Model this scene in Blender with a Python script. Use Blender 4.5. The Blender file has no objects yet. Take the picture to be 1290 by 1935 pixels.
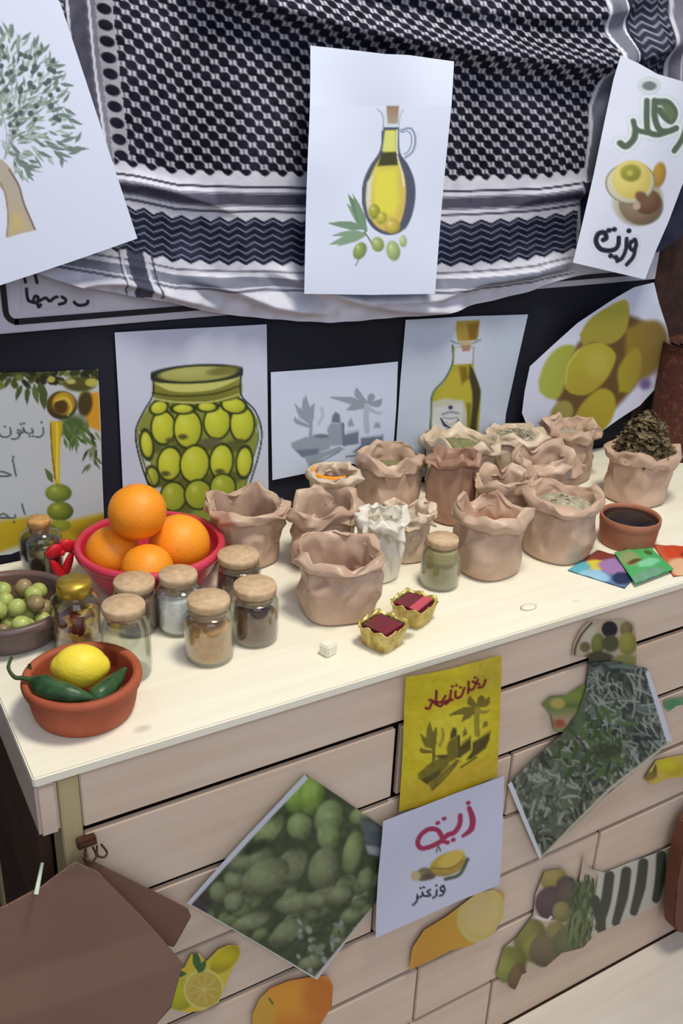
import bpy, bmesh, math, random
import numpy as np
from mathutils import Vector, Matrix, noise
random.seed(7); rng = np.random.default_rng(5)
S = bpy.context.scene; COL = S.collection
PI = math.pi
# ------------------------------------------------------------------ camera (world: table top z=0, counter front y=0, left end x=0; metres)
F_PX, ROLL, PITCH, YAW = 1785.23, 0.043, 0.4239, 0.543
CAM = np.array([-0.1164, -0.704, 0.5725])
def cam_rows(r, p, y):
    B = np.array([[1, 0, 0], [0, 0, -1], [0, 1, 0.]])
    cy, sy = math.cos(y), math.sin(y); Ry = np.array([[cy, -sy, 0], [sy, cy, 0], [0, 0, 1]])
    cp, sp = math.cos(p), math.sin(p); Rx = np.array([[1, 0, 0], [0, cp, -sp], [0, sp, cp]])
    cr, sr = math.cos(r), math.sin(r); Rz = np.array([[cr, -sr, 0], [sr, cr, 0], [0, 0, 1]])
    return Rz @ Rx @ B @ Ry
RC = cam_rows(ROLL, PITCH, YAW)
cd = bpy.data.cameras.new('camera'); cam = bpy.data.objects.new('camera', cd); COL.objects.link(cam)
cam.matrix_world = Matrix([[RC[0][i], -RC[1][i], -RC[2][i], CAM[i]] for i in range(3)] + [[0, 0, 0, 1]])
cd.sensor_fit = 'VERTICAL'; cd.sensor_height = 36; cd.lens = 36 * F_PX / 1935; cd.clip_start = .02
S.camera = cam
# ------------------------------------------------------------------ light
S.view_settings.view_transform = 'Standard'; S.view_settings.look = 'None'
S.view_settings.gamma = 1; S.view_settings.use_curve_mapping = False; S.view_settings.exposure = 0.0
W = bpy.data.worlds.new('world'); S.world = W; W.use_nodes = True
W.node_tree.nodes['Background'].inputs[0].default_value = (.80, .84, 1.0, 1); W.node_tree.nodes['Background'].inputs[1].default_value = .40
def area(name, loc, target, size, power, col, sy=None):
    l = bpy.data.lights.new(name, 'AREA'); l.size = size; l.energy = power; l.color = col
    if sy: l.shape = 'RECTANGLE'; l.size_y = sy
    o = bpy.data.objects.new(name, l); COL.objects.link(o); o.location = loc
    o.rotation_euler = (Vector(target) - Vector(loc)).to_track_quat('-Z', 'Y').to_euler(); return o
area('ceiling_lamp', (.55, -.25, 1.75), (.42, .06, 0), .38, 25, (1.0, .95, .82))
area('room_light', (-.3, -2.2, 1.7), (.5, .3, .2), 1.6, 22, (.84, .90, 1.0))

# ------------------------------------------------------------------ helpers
def ray(px, py):
    return RC.T @ np.array([(px - 645) / F_PX, (py - 967.5) / F_PX, 1.])
def on_y(px, py, y):
    d = ray(px, py); return CAM + d * (y - CAM[1]) / d[1]
def on_z(px, py, z):
    d = ray(px, py); return CAM + d * (z - CAM[2]) / d[2]
def lin(c):
    c = np.asarray(c, float) / 255.
    return np.where(c <= .04045, c / 12.92, ((c + .055) / 1.055) ** 2.4)
def L4(c): return tuple(lin(c)) + (1.,)
def tag(o, label=None, cat=None, group=None, kind=None):
    if label: o['label'] = label
    if cat: o['category'] = cat
    if group: o['group'] = group
    if kind: o['kind'] = kind
    return o
def empty(name, loc, label, cat, group=None, rz=0):
    o = bpy.data.objects.new(name, None); COL.objects.link(o); o.location = loc; o.rotation_euler = (0, 0, rz)
    o.empty_display_size = .02
    return tag(o, label, cat, group)
def link(name, me, m, parent=None, smooth=True, loc=None):
    if m: me.materials.append(m)
    if smooth: me.polygons.foreach_set('use_smooth', [True] * len(me.polygons))
    o = bpy.data.objects.new(name, me); COL.objects.link(o)
    if parent: o.parent = parent
    if loc is not None: o.location = loc
    return o
def frombm(name, bm, m, parent=None, smooth=False, loc=None):
    me = bpy.data.meshes.new(name); bm.normal_update(); bm.to_mesh(me); bm.free(); return link(name, me, m, parent, smooth, loc)
def frompy(name, v, f, m, parent=None, smooth=True, loc=None):
    me = bpy.data.meshes.new(name); me.from_pydata([tuple(map(float, q)) for q in v], [], f); me.update(); return link(name, me, m, parent, smooth, loc)
def box(bm, x0, x1, y0, y1, z0, z1, bev=0.0):
    r = bmesh.ops.create_cube(bm, size=1)
    for v in r['verts']:
        v.co = Vector(((x0 + x1) / 2 + v.co.x * (x1 - x0), (y0 + y1) / 2 + v.co.y * (y1 - y0), (z0 + z1) / 2 + v.co.z * (z1 - z0)))
    if bev: bmesh.ops.bevel(bm, geom=list({e for v in r['verts'] for e in v.link_edges}), offset=bev, segments=2, affect='EDGES')
def boxobj(name, b, m, parent=None, bev=.001, loc=None):
    bm = bmesh.new(); box(bm, *b, bev=bev); return frombm(name, bm, m, parent, False, loc)
def lathe(prof, n=48, ax=1., ay=1., wob=None):
    v, f = [], []
    for i, (r, z) in enumerate(prof):
        for k in range(n):
            a = 2 * PI * k / n; rr = r * (1 + (wob(a, z) if wob else 0))
            v.append((rr * math.cos(a) * ax, rr * math.sin(a) * ay, z))
    for i in range(len(prof) - 1):
        for k in range(n):
            a, b = i * n + k, i * n + (k + 1) % n
            f.append((a, b, b + n, a + n))
    if prof[0][0] > 1e-5: f.append(tuple(reversed(range(n))))
    if prof[-1][0] > 1e-5: f.append(tuple((len(prof) - 1) * n + k for k in range(n)))
    return v, f
def latheobj(name, prof, m, parent=None, n=48, loc=None, closed=True, wob=None):
    v, f = lathe(prof, n, wob=wob)
    if not closed: f = [q for q in f if len(q) == 4]
    return frompy(name, v, f, m, parent, True, loc)
def tube(pts, rad, n=10):
    P = [Vector(p) for p in pts]; R = rad if hasattr(rad, '__len__') else [rad] * len(P); v, f = [], []
    up = Vector((0, 0, 1))
    for i, p in enumerate(P):
        t = (P[min(i + 1, len(P) - 1)] - P[max(i - 1, 0)]).normalized()
        a = t.cross(up if abs(t.z) < .9 else Vector((1, 0, 0))).normalized(); b = t.cross(a)
        for k in range(n):
            w = 2 * PI * k / n; v.append(p + (a * math.cos(w) + b * math.sin(w)) * R[i])
    for i in range(len(P) - 1):
        for k in range(n):
            f.append((i * n + k, i * n + (k + 1) % n, (i + 1) * n + (k + 1) % n, (i + 1) * n + k))
    f.append(tuple(range(n))); f.append(tuple(reversed([(len(P) - 1) * n + k for k in range(n)])))
    return v, f
def crom(pts, per=8):
    P = [np.array(p, float) for p in pts]; P = [2 * P[0] - P[1]] + P + [2 * P[-1] - P[-2]]; o = []
    for i in range(1, len(P) - 2):
        for s in range(per):
            t = s / per; a, b, c, d = P[i - 1], P[i], P[i + 1], P[i + 2]
            o.append(.5 * ((2 * b) + (-a + c) * t + (2 * a - 5 * b + 4 * c - d) * t * t + (-a + 3 * b - 3 * c + d) * t ** 3))
    o.append(P[-2]); return o

# ------------------------------------------------------------------ materials (all node based)
def mat(name, col, rough=.6, col2=None, scale=30, bump=0., bscale=60, spec=.3, stretch=(1, 1, 1), detail=4, c3=None, metal=0, sss=0, coat=0, vor=False, trans=0, pos=(.35, .65)):
    m = bpy.data.materials.new(name); m.use_nodes = True; nt = m.node_tree; N = nt.nodes; b = N['Principled BSDF']
    b.inputs['Roughness'].default_value = rough; b.inputs['Specular IOR Level'].default_value = spec; b.inputs['Metallic'].default_value = metal
    b.inputs['Coat Weight'].default_value = coat; b.inputs['Base Color'].default_value = L4(col)
    if sss: b.inputs['Subsurface Weight'].default_value = sss; b.inputs['Subsurface Radius'].default_value = (.01, .005, .003); b.inputs['Subsurface Scale'].default_value = .5
    tc = N.new('ShaderNodeTexCoord'); mp = N.new('ShaderNodeMapping'); mp.inputs['Scale'].default_value = stretch
    oi = N.new('ShaderNodeObjectInfo'); va = N.new('ShaderNodeVectorMath'); va.operation = 'ADD'
    sc = N.new('ShaderNodeMath'); sc.operation = 'MULTIPLY'; sc.inputs[1].default_value = 7.3
    nt.links.new(oi.outputs['Random'], sc.inputs[0]); nt.links.new(tc.outputs['Object'], va.inputs[0]); nt.links.new(sc.outputs[0], va.inputs[1]); nt.links.new(va.outputs[0], mp.inputs[0])
    if col2 is not None:
        if vor: t = N.new('ShaderNodeTexVoronoi'); out = t.outputs['Color']
        else: t = N.new('ShaderNodeTexNoise'); t.inputs['Detail'].default_value = detail; out = t.outputs[0]
        t.inputs['Scale'].default_value = scale; nt.links.new(mp.outputs[0], t.inputs['Vector'])
        cr = N.new('ShaderNodeValToRGB'); e = cr.color_ramp.elements; e[0].color = L4(col); e[0].position = pos[0]; e[1].color = L4(col2); e[1].position = pos[1]
        if c3 is not None: q = e.new(.5 if not vor else .5); q.color = L4(c3)
        nt.links.new(out, cr.inputs[0]); nt.links.new(cr.outputs[0], b.inputs['Base Color'])
    if bump:
        t2 = N.new('ShaderNodeTexNoise'); t2.inputs['Scale'].default_value = bscale; t2.inputs['Detail'].default_value = 5; nt.links.new(mp.outputs[0], t2.inputs['Vector'])
        bp = N.new('ShaderNodeBump'); bp.inputs['Strength'].default_value = bump; bp.inputs['Distance'].default_value = .002
        nt.links.new(t2.outputs[0], bp.inputs['Height']); nt.links.new(bp.outputs[0], b.inputs['Normal'])
    return m
def vcmat(name, rough=.55, bump=.05, bscale=90, spec=.25):
    m = mat(name, (255, 255, 255), rough, bump=bump, bscale=bscale, spec=spec); nt = m.node_tree
    a = nt.nodes.new('ShaderNodeAttribute'); a.attribute_name = 'Col'; nt.links.new(a.outputs['Color'], nt.nodes['Principled BSDF'].inputs['Base Color']); return m
def glassmat(name, tint=(235, 240, 235), g=.12):
    m = bpy.data.materials.new(name); m.use_nodes = True; nt = m.node_tree; N = nt.nodes; N.remove(N['Principled BSDF'])
    tr = N.new('ShaderNodeBsdfTransparent'); tr.inputs[0].default_value = L4(tint); gl = N.new('ShaderNodeBsdfGlossy'); gl.inputs['Roughness'].default_value = .06
    lw = N.new('ShaderNodeLayerWeight'); lw.inputs[0].default_value = .35; ad = N.new('ShaderNodeMath'); ad.operation = 'MULTIPLY_ADD'; ad.inputs[1].default_value = .55; ad.inputs[2].default_value = g * .35
    mx = N.new('ShaderNodeMixShader'); nt.links.new(lw.outputs['Facing'], ad.inputs[0]); nt.links.new(ad.outputs[0], mx.inputs[0])
    nt.links.new(tr.outputs[0], mx.inputs[1]); nt.links.new(gl.outputs[0], mx.inputs[2]); nt.links.new(mx.outputs[0], N['Material Output'].inputs[0]); return m
def woodmat(name, base, dark, along='x', light=None):
    m = bpy.data.materials.new(name); m.use_nodes = True; nt = m.node_tree; N = nt.nodes; b = N['Principled BSDF']; b.inputs['Roughness'].default_value = .55; b.inputs['Specular IOR Level'].default_value = .25
    tc = N.new('ShaderNodeTexCoord'); oi = N.new('ShaderNodeObjectInfo'); va = N.new('ShaderNodeVectorMath'); va.operation = 'ADD'
    sc = N.new('ShaderNodeMath'); sc.operation = 'MULTIPLY'; sc.inputs[1].default_value = 9.1; nt.links.new(oi.outputs['Random'], sc.inputs[0])
    nt.links.new(tc.outputs['Object'], va.inputs[0]); nt.links.new(sc.outputs[0], va.inputs[1])
    mp = N.new('ShaderNodeMapping'); mp.inputs['Scale'].default_value = (1, 14, 14) if along == 'x' else (14, 14, 1); nt.links.new(va.outputs[0], mp.inputs[0])
    n1 = N.new('ShaderNodeTexNoise'); n1.inputs['Scale'].default_value = 3.2; n1.inputs['Detail'].default_value = 6; n1.inputs['Distortion'].default_value = .5; nt.links.new(mp.outputs[0], n1.inputs['Vector'])
    n2 = N.new('ShaderNodeTexNoise'); n2.inputs['Scale'].default_value = 5; n2.inputs['Detail'].default_value = 2; nt.links.new(va.outputs[0], n2.inputs['Vector'])
    cr = N.new('ShaderNodeValToRGB'); e = cr.color_ramp.elements; e[0].position = .3; e[0].color = L4(dark); e[1].position = .62; e[1].color = L4(base)
    cr2 = N.new('ShaderNodeValToRGB'); e = cr2.color_ramp.elements; e[0].position = .4; e[0].color = L4(light or base); e[1].position = .65; e[1].color = L4(base)
    mx = N.new('ShaderNodeMixRGB'); mx.inputs[0].default_value = .45; nt.links.new(n1.outputs[0], cr.inputs[0]); nt.links.new(n2.outputs[0], cr2.inputs[0])
    nt.links.new(cr.outputs[0], mx.inputs[1]); nt.links.new(cr2.outputs[0], mx.inputs[2])
    # knots
    mp3 = N.new('ShaderNodeMapping'); mp3.inputs['Scale'].default_value = (1, 1.6, 1.6) if along == 'x' else (1.6, 1.6, 1); nt.links.new(va.outputs[0], mp3.inputs[0])
    vo = N.new('ShaderNodeTexVoronoi'); vo.inputs['Scale'].default_value = 4.5; nt.links.new(mp3.outputs[0], vo.inputs['Vector'])
    cr3 = N.new('ShaderNodeValToRGB'); e = cr3.color_ramp.elements; e[0].position = .03; e[0].color = (1, 1, 1, 1); e[1].position = .07; e[1].color = (0, 0, 0, 1); nt.links.new(vo.outputs['Distance'], cr3.inputs[0])
    mk = N.new('ShaderNodeMixRGB'); mk.inputs[2].default_value = L4([c * .72 for c in dark]); nt.links.new(cr3.outputs[0], mk.inputs[0]); nt.links.new(mx.outputs[0], mk.inputs[1])
    nt.links.new(mk.outputs[0], b.inputs['Base Color'])
    bp = N.new('ShaderNodeBump'); bp.inputs['Strength'].default_value = .12; bp.inputs['Distance'].default_value = .001; nt.links.new(n1.outputs[0], bp.inputs['Height']); nt.links.new(bp.outputs[0], b.inputs['Normal'])
    return m
M = {}
M['pine_lit_top'] = woodmat('pine_lit_top', (240, 234, 214), (230, 220, 194), light=(244, 240, 224))  # same pine made paler: overhead light put into the tabletop colour
M['pine'] = woodmat('pine', (214, 192, 170), (196, 170, 146), light=(222, 203, 186))
M['pine_green'] = woodmat('pine_green', (190, 172, 130), (168, 150, 108), 'z')
M['floor'] = woodmat('floor_wood', (216, 206, 192), (198, 186, 172), light=(222, 214, 204))
M['wall'] = mat('navy_wall', (24, 24, 34), .8, (30, 32, 46), 4)
M['brown_cloth'] = mat('brown_cloth', (52, 34, 30), .9, (68, 44, 38), 60, bump=.4, bscale=200)
M['brown_dark'] = mat('brown_dark', (70, 50, 38), .8, (84, 60, 45), 8)
M['paper'] = vcmat('printed_paper'); M['cloth'] = vcmat('woven_cloth', .8, .25, 500, .1)
M['terracotta'] = mat('terracotta', (160, 80, 52), .62, (176, 92, 62), 25, bump=.06, bscale=150)
M['terracotta_dark'] = mat('terracotta_pale', (160, 102, 76), .7, (176, 116, 88), 25)
M['stoneware'] = mat('stoneware', (88, 76, 74), .35, (112, 84, 74), 12, spec=.5)
M['pink'] = mat('pink_plastic', (196, 44, 62), .28, (214, 70, 96), 8, spec=.5)
M['orange'] = mat('orange_peel', (246, 146, 26), .42, (250, 162, 40), 14, bump=.35, bscale=420, spec=.4, sss=.08)
M['lemon'] = mat('lemon_peel', (238, 212, 44), .42, (244, 220, 70), 12, bump=.3, bscale=350, spec=.4, sss=.08)
M['chilli'] = mat('green_chilli', (34, 62, 36), .38, (58, 96, 52), 60, spec=.4, bump=.5, bscale=120)
M['stem'] = mat('chilli_stem', (56, 76, 42), .6)
M['cork'] = mat('cork', (208, 180, 146), .85, (190, 160, 124), 130, bump=.3, bscale=220)
M['cork2'] = mat('cork_warm', (206, 158, 96), .8, (186, 138, 80), 130, bump=.3, bscale=220)
M['glass'] = glassmat('clear_glass', (247, 249, 246), .08); M['gold'] = mat('gold_lid', (190, 160, 60), .35, metal=.7, spec=.5)
KR = [(186, 148, 122), (194, 158, 132), (176, 138, 114), (200, 168, 142)]
M['kraft'] = mat('kraft_paper', (184, 153, 130), .40, (202, 173, 150), 22, bump=.22, bscale=110, spec=.4)
M['kraft_dark'] = mat('kraft_paper_brown', (162, 124, 102), .5, (178, 140, 118), 22, bump=.22, bscale=110, spec=.35)
M['kraft_pale'] = mat('pale_paper', (206, 184, 158), .45, (218, 198, 174), 22, bump=.22, bscale=110, spec=.4)
M['kraft_sheet'] = mat('kraft_sheet', (118, 90, 76), .7, (126, 96, 82), 10)
M['kraft_flap_shaded'] = mat('kraft_flap_shaded', (106, 76, 64), .75, (112, 82, 70), 10)  # same kraft paper, its weaker light painted as a darker brown
M['gold_foil'] = mat('gold_foil', (214, 196, 120), .35, (176, 152, 66), 120, bump=.8, bscale=120, metal=.3, spec=.6)
M['red_top'] = mat('dark_red_lid', (120, 34, 48), .25, (98, 50, 52), 40, spec=.6)
M['pink_top'] = mat('rose_lid', (196, 84, 98), .3)
M['clip'] = mat('brown_metal_clip', (92, 62, 50), .4, metal=.6)
M['ribbon'] = mat('red_ribbon', (200, 28, 40), .4)
M['olive_g'] = mat('olive_green', (186, 196, 112), .35, (160, 172, 88), 60, spec=.5)
M['olive_b'] = mat('olive_brown', (160, 136, 98), .35, (138, 120, 78), 60, spec=.5)
M['white'] = mat('white_board', (196, 194, 204), .5, (186, 184, 196), 6)
M['ink'] = mat('black_ink', (26, 26, 32), .6)
M['strip'] = mat('pale_strip', (200, 214, 190), .4)
M['sugar'] = mat('white_cube', (236, 232, 214), .6)

# ------------------------------------------------------------------ flat print painter (sheet drawing frame in measured units)
class Paint:
    def __init__(s, X, Y, base):
        s.X, s.Y = X, Y; s.C = np.tile(np.asarray(base, float), X.shape + (1,)).reshape(X.shape + (3,))
    def _box(s, x0, x1, y0, y1):
        return np.nonzero((s.X > x0) & (s.X < x1) & (s.Y > y0) & (s.Y < y1))
    def put(s, idx, a, col):
        a = np.clip(a, 0, 1)[..., None]; s.C[idx] = s.C[idx] * (1 - a) + np.asarray(col, float) * a
    def poly(s, pts, col, soft=1.5, alpha=1., col2=None, ang=0):
        P = np.array(pts, float); idx = s._box(P[:, 0].min() - soft, P[:, 0].max() + soft, P[:, 1].min() - soft, P[:, 1].max() + soft)
        x, y = s.X[idx], s.Y[idx]
        if not len(x): return
        d, ins = pdist(x, y, P); sd = np.where(ins, d, -d)
        c = np.asarray(col, float)
        if col2 is not None:
            t = (x * math.cos(ang) + y * math.sin(ang)); t = (t - t.min()) / max(1e-6, t.max() - t.min()); c = c + (np.asarray(col2, float) - c) * t[:, None]
        s.put(idx, (sd / soft + .5) * alpha, c) if col2 is None else s._putv(idx, np.clip(sd / soft + .5, 0, 1) * alpha, c)
    def _putv(s, idx, a, c): a = a[:, None]; s.C[idx] = s.C[idx] * (1 - a) + c * a
    def ell(s, cx, cy, rx, ry, rot, col, edge=None, hl=None, soft=1.6, alpha=1., line=None, lw=2.):
        R = max(rx, ry) + 4; idx = s._box(cx - R, cx + R, cy - R, cy + R); x, y = s.X[idx] - cx, s.Y[idx] - cy
        if not len(x): return
        c, q = math.cos(math.radians(rot)), math.sin(math.radians(rot)); u, v = (x * c + y * q) / rx, (-x * q + y * c) / ry
        d = np.sqrt(u * u + v * v); m = np.clip((1 - d) * min(rx, ry) / soft + .5, 0, 1) * alpha
        k = np.asarray(col, float) * np.ones((len(x), 1))
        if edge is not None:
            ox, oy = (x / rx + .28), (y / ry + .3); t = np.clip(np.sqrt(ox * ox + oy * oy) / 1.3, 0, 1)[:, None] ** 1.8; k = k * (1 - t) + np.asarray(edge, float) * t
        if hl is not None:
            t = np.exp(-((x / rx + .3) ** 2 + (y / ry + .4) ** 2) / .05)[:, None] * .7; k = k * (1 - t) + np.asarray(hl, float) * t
        s._putv(idx, m, k)
        if line is not None: s.put(idx, np.clip(1.2 - np.abs(1 - d) * min(rx, ry) / lw, 0, 1) * alpha, line)
    def stroke(s, pts, w, col, soft=1.3, alpha=1., smooth=True):
        P = np.array(crom(pts, 5) if smooth and len(pts) > 2 else pts, float)
        Wd = np.interp(np.linspace(0, 1, len(P)), np.linspace(0, 1, len(w)), w) if hasattr(w, '__len__') else np.full(len(P), float(w))
        r = Wd.max() + soft; idx = s._box(P[:, 0].min() - r, P[:, 0].max() + r, P[:, 1].min() - r, P[:, 1].max() + r); x, y = s.X[idx], s.Y[idx]
        if not len(x): return
        best = np.full(len(x), -1e9)
        for i in range(len(P) - 1):
            a, b = P[i], P[i + 1]; ab = b - a; t = np.clip(((x - a[0]) * ab[0] + (y - a[1]) * ab[1]) / max(1e-9, ab @ ab), 0, 1)
            best = np.maximum(best, (Wd[i] + (Wd[i + 1] - Wd[i]) * t) / 2 - np.hypot(x - a[0] - t * ab[0], y - a[1] - t * ab[1]))
        s.put(idx, (best / soft + .5) * alpha, col)
    def strokes(s, lst, w, col, **k):
        for p in lst: s.stroke(p, w, col, **k)
    def noise(s, scale, amp, seed=0):
        r = np.random.default_rng(seed); g = r.normal(size=(64, 64)); x, y = s.X / scale % 63, s.Y / scale % 63
        i, j = np.floor(x).astype(int), np.floor(y).astype(int); fx, fy = x - i, y - j; fx = fx * fx * (3 - 2 * fx); fy = fy * fy * (3 - 2 * fy); I, J = (i + 1) % 64, (j + 1) % 64
        n = g[i, j] * (1 - fx) * (1 - fy) + g[I, j] * fx * (1 - fy) + g[i, J] * (1 - fx) * fy + g[I, J] * fx * fy
        s.C += (n * amp)[..., None]
def pdist(x, y, P):
    d = np.full(len(x), 1e9); ins = np.zeros(len(x), bool); n = len(P)
    for i in range(n):
        a, b = P[i], P[(i + 1) % n]; ab = b - a; t = np.clip(((x - a[0]) * ab[0] + (y - a[1]) * ab[1]) / max(1e-9, ab @ ab), 0, 1)
        d = np.minimum(d, np.hypot(x - a[0] - t * ab[0], y - a[1] - t * ab[1]))
        c = ((a[1] > y) != (b[1] > y)); 
        with np.errstate(divide='ignore', invalid='ignore'): c &= x < (b[0] - a[0]) * (y - a[1]) / (b[1] - a[1]) + a[0]
        ins ^= c
    return d, ins
def snap(x, y, P):
    bx, by, bd = x.copy(), y.copy(), np.full(len(x), 1e9); n = len(P)
    for i in range(n):
        a, b = P[i], P[(i + 1) % n]; ab = b - a; t = np.clip(((x - a[0]) * ab[0] + (y - a[1]) * ab[1]) / max(1e-9, ab @ ab), 0, 1)
        qx, qy = a[0] + t * ab[0], a[1] + t * ab[1]; d = np.hypot(x - qx, y - qy); m = d < bd; bx[m], by[m], bd[m] = qx[m], qy[m], d[m]
    return bx, by
def sheet(name, outline, y, paint, label, cat, base=(222, 227, 242), cell=2.0, m=None, lift=None, group=None, parent=None, back=.0006):
    """a sheet of paper or cloth on the plane y=const; outline and drawing given in the measured picture frame, mapped to metres on that plane"""
    P = np.array(outline, float); x0, x1, y0, y1 = P[:, 0].min(), P[:, 0].max(), P[:, 1].min(), P[:, 1].max()
    nx, ny = max(2, int((x1 - x0) / cell) + 2), max(2, int((y1 - y0) / cell) + 2)
    X, Y = np.meshgrid(np.linspace(x0 - .5, x1 + .5, nx), np.linspace(y0 - .5, y1 + .5, ny))
    _, ins = pdist(X.ravel(), Y.ravel(), P); I = ins.reshape(X.shape)
    fi = I[:-1, :-1].astype(int) + I[1:, :-1] + I[:-1, 1:] + I[1:, 1:]; fm = fi > 0
    need = np.zeros_like(I); need[:-1, :-1] |= fm; need[1:, :-1] |= fm; need[:-1, 1:] |= fm; need[1:, 1:] |= fm
    o = need & ~I; X[o], Y[o] = snap(X[o], Y[o], P)
    # edge vertices just inside also follow the outline
    pt = Paint(X, Y, base); paint(pt)
    C = lin(np.clip(pt.C, 0, 255))
    dd = np.stack([(X - 645) / F_PX, (Y - 967.5) / F_PX, np.ones_like(X)], -1) @ RC
    t = (y - CAM[1]) / dd[..., 1]; Wd = CAM + dd * t[..., None]
    if lift is not None: Wd[..., 1] -= lift(X, Y)
    ids = -np.ones(I.shape, int); ids[need] = np.arange(need.sum()); V = Wd[need]; CC = C[need]
    r, c = np.nonzero(fm); faces = np.stack([ids[r, c], ids[r + 1, c], ids[r + 1, c + 1], ids[r, c + 1]], -1)
    o0 = V.mean(0); V = V - o0
    me = bpy.data.meshes.new(name); me.vertices.add(len(V)); me.vertices.foreach_set('co', V.astype(np.float32).ravel())
    me.loops.add(faces.size); me.loops.foreach_set('vertex_index', faces.astype(np.int32).ravel()); me.polygons.add(len(faces))
    me.polygons.foreach_set('loop_start', np.arange(0, faces.size, 4, dtype=np.int32)); me.update(calc_edges=True); me.validate()
    at = me.color_attributes.new('Col', 'FLOAT_COLOR', 'POINT'); at.data.foreach_set('color', np.concatenate([CC, np.ones((len(CC), 1))], 1).astype(np.float32).ravel())
    ob = link(name, me, m or M['paper'], parent); ob.location = o0
    if parent is None: tag(ob, label, cat, group)
    elif label: ob['label'] = label
    return ob
def curl(P, amp, n=1.0):
    Q = np.array(P, float); c = Q.mean(0); R = np.hypot(*(Q - c).T).max()
    return lambda X, Y: amp * (np.hypot(X - c[0], Y - c[1]) / R) ** 3 + .0012 * np.sin((X + Y) / 70) + .0008 * np.sin((X - 2 * Y) / 60) + .002

D = 0.43           # wall plane
FZ = -0.715        # floor
# ------------------------------------------------------------------ setting
tag(boxobj('floor', (-1.6, 2.6, -1.9, D + .05, FZ - .09, FZ - .0045), M['brown_dark'], bev=0), kind='structure'); fl = bpy.data.objects['floor']
for i in range(9):
    boxobj('floorboard', (-.02 - (i % 3) * .0, 2.4, -.19 * (i + 1) + .0015, -.19 * i - .0015, FZ - .0045, FZ), M['floor'], fl, bev=.0012)
tag(boxobj('wall_back', (-1.6, 2.6, D, D + .05, FZ - .09, 1.5), M['wall'], bev=0), kind='structure')

# ------------------------------------------------------------------ counter
XR = 1.42
ct = empty('wooden_counter', (0, 0, FZ), 'pale pine wooden counter with plank front carrying the sacks and jars', 'counter')
def cpart(name, b, m, bev=.0012):
    x0, x1, y0, y1, z0, z1 = b; c = ((x0 + x1) / 2, (y0 + y1) / 2, (z0 + z1) / 2)
    bb = (x0 - c[0], x1 - c[0], y0 - c[1], y1 - c[1], z0 - c[2], z1 - c[2])
    return boxobj(name, bb, m, ct, bev, (c[0], c[1], c[2] - FZ))
cpart('tabletop', (0, XR, 0, D - .002, -.011, 0), M['pine_lit_top'], .0015)
cpart('apron', (.041, XR, .001, .012, -.0737, -.0115), M['pine'])
cpart('side_board', (.001, .0205, .001, D - .004, -.071, -.0115), M['pine'], .003)
cpart('side_board', (XR - .02, XR, .021, D - .004, -.071, -.0115), M['pine'])
cpart('post', (.021, .0405, .0015, .045, FZ, -.0115), M['pine_green'])
cpart('post', (XR - .06, XR - .021, .03, .06, FZ, -.0115), M['pine_green'])
cpart('post', (.004, .04, D - .05, D - .01, FZ, -.0115), M['pine_green'])
cpart('gap_shade_panel', (.045, XR - .07, .03, .04, FZ, -.078), M['brown_dark'])  # dark sheet added behind the planks, stands in for shade in the gaps
xj = [on_y(752, 1440, 0)[0], on_y(960, 1500, 0)[0], on_y(707, 1745, 0)[0], .77, .46, .6]
rows = [(-.1795, -.0825), (-.286, -.1872), (-.391, -.2930), (-.4935, -.3985), (-.5995, -.5005), (FZ, -.6065)]
for (z0, z1), j, off in zip(rows, xj, (.0, .0, .002, .001, .0, .001)):
    cpart('plank', (.0415, j - (.0055 if z1 > -.1 else .0014), .0015 + off, .0085 + off, z0, z1), M['pine'])
    cpart('plank', (j + .0014, XR, .0015, .0085, z0, z1), M['pine'])
for k in range(6):
    z1 = -.078 - k * .106; cpart('shaded_side_plank', (.006, .0195, .05, D - .06, z1 - .102, z1), M['brown_dark'])  # pine planks coloured dark brown: shade of the left side is painted in

# brown hanging on the right and cabinet on the left
def cloth_column(name, x0, x1, y, z0, z1, label, m, folds=5, amp=.012, cat='curtain'):
    v, f = [], []; nx, nz = 60, 24
    for j in range(nz + 1):
        for i in range(nx + 1):
            u = i / nx; z = z0 + (z1 - z0) * j / nz
            v.append((x0 + (x1 - x0) * u, y - amp * math.sin(u * folds * 2 * PI + .6 * math.sin(z * 5)) - amp, z))
    for j in range(nz):
        for i in range(nx):
            a = j * (nx + 1) + i; f.append((a, a + 1, a + nx + 2, a + nx + 1))
    o = frompy(name, v, f, m); s = o.modifiers.new('s', 'SOLIDIFY'); s.thickness = .002; return tag(o, label, cat)
xc = on_y(1226, 560, D)[0]
cloth_column('brown_curtain', xc, xc + .55, D - .0025, 0.002, .52, 'dark reddish brown fabric hanging on the wall at the far right behind the sacks', M['brown_cloth'], amp=.0028)

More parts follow.
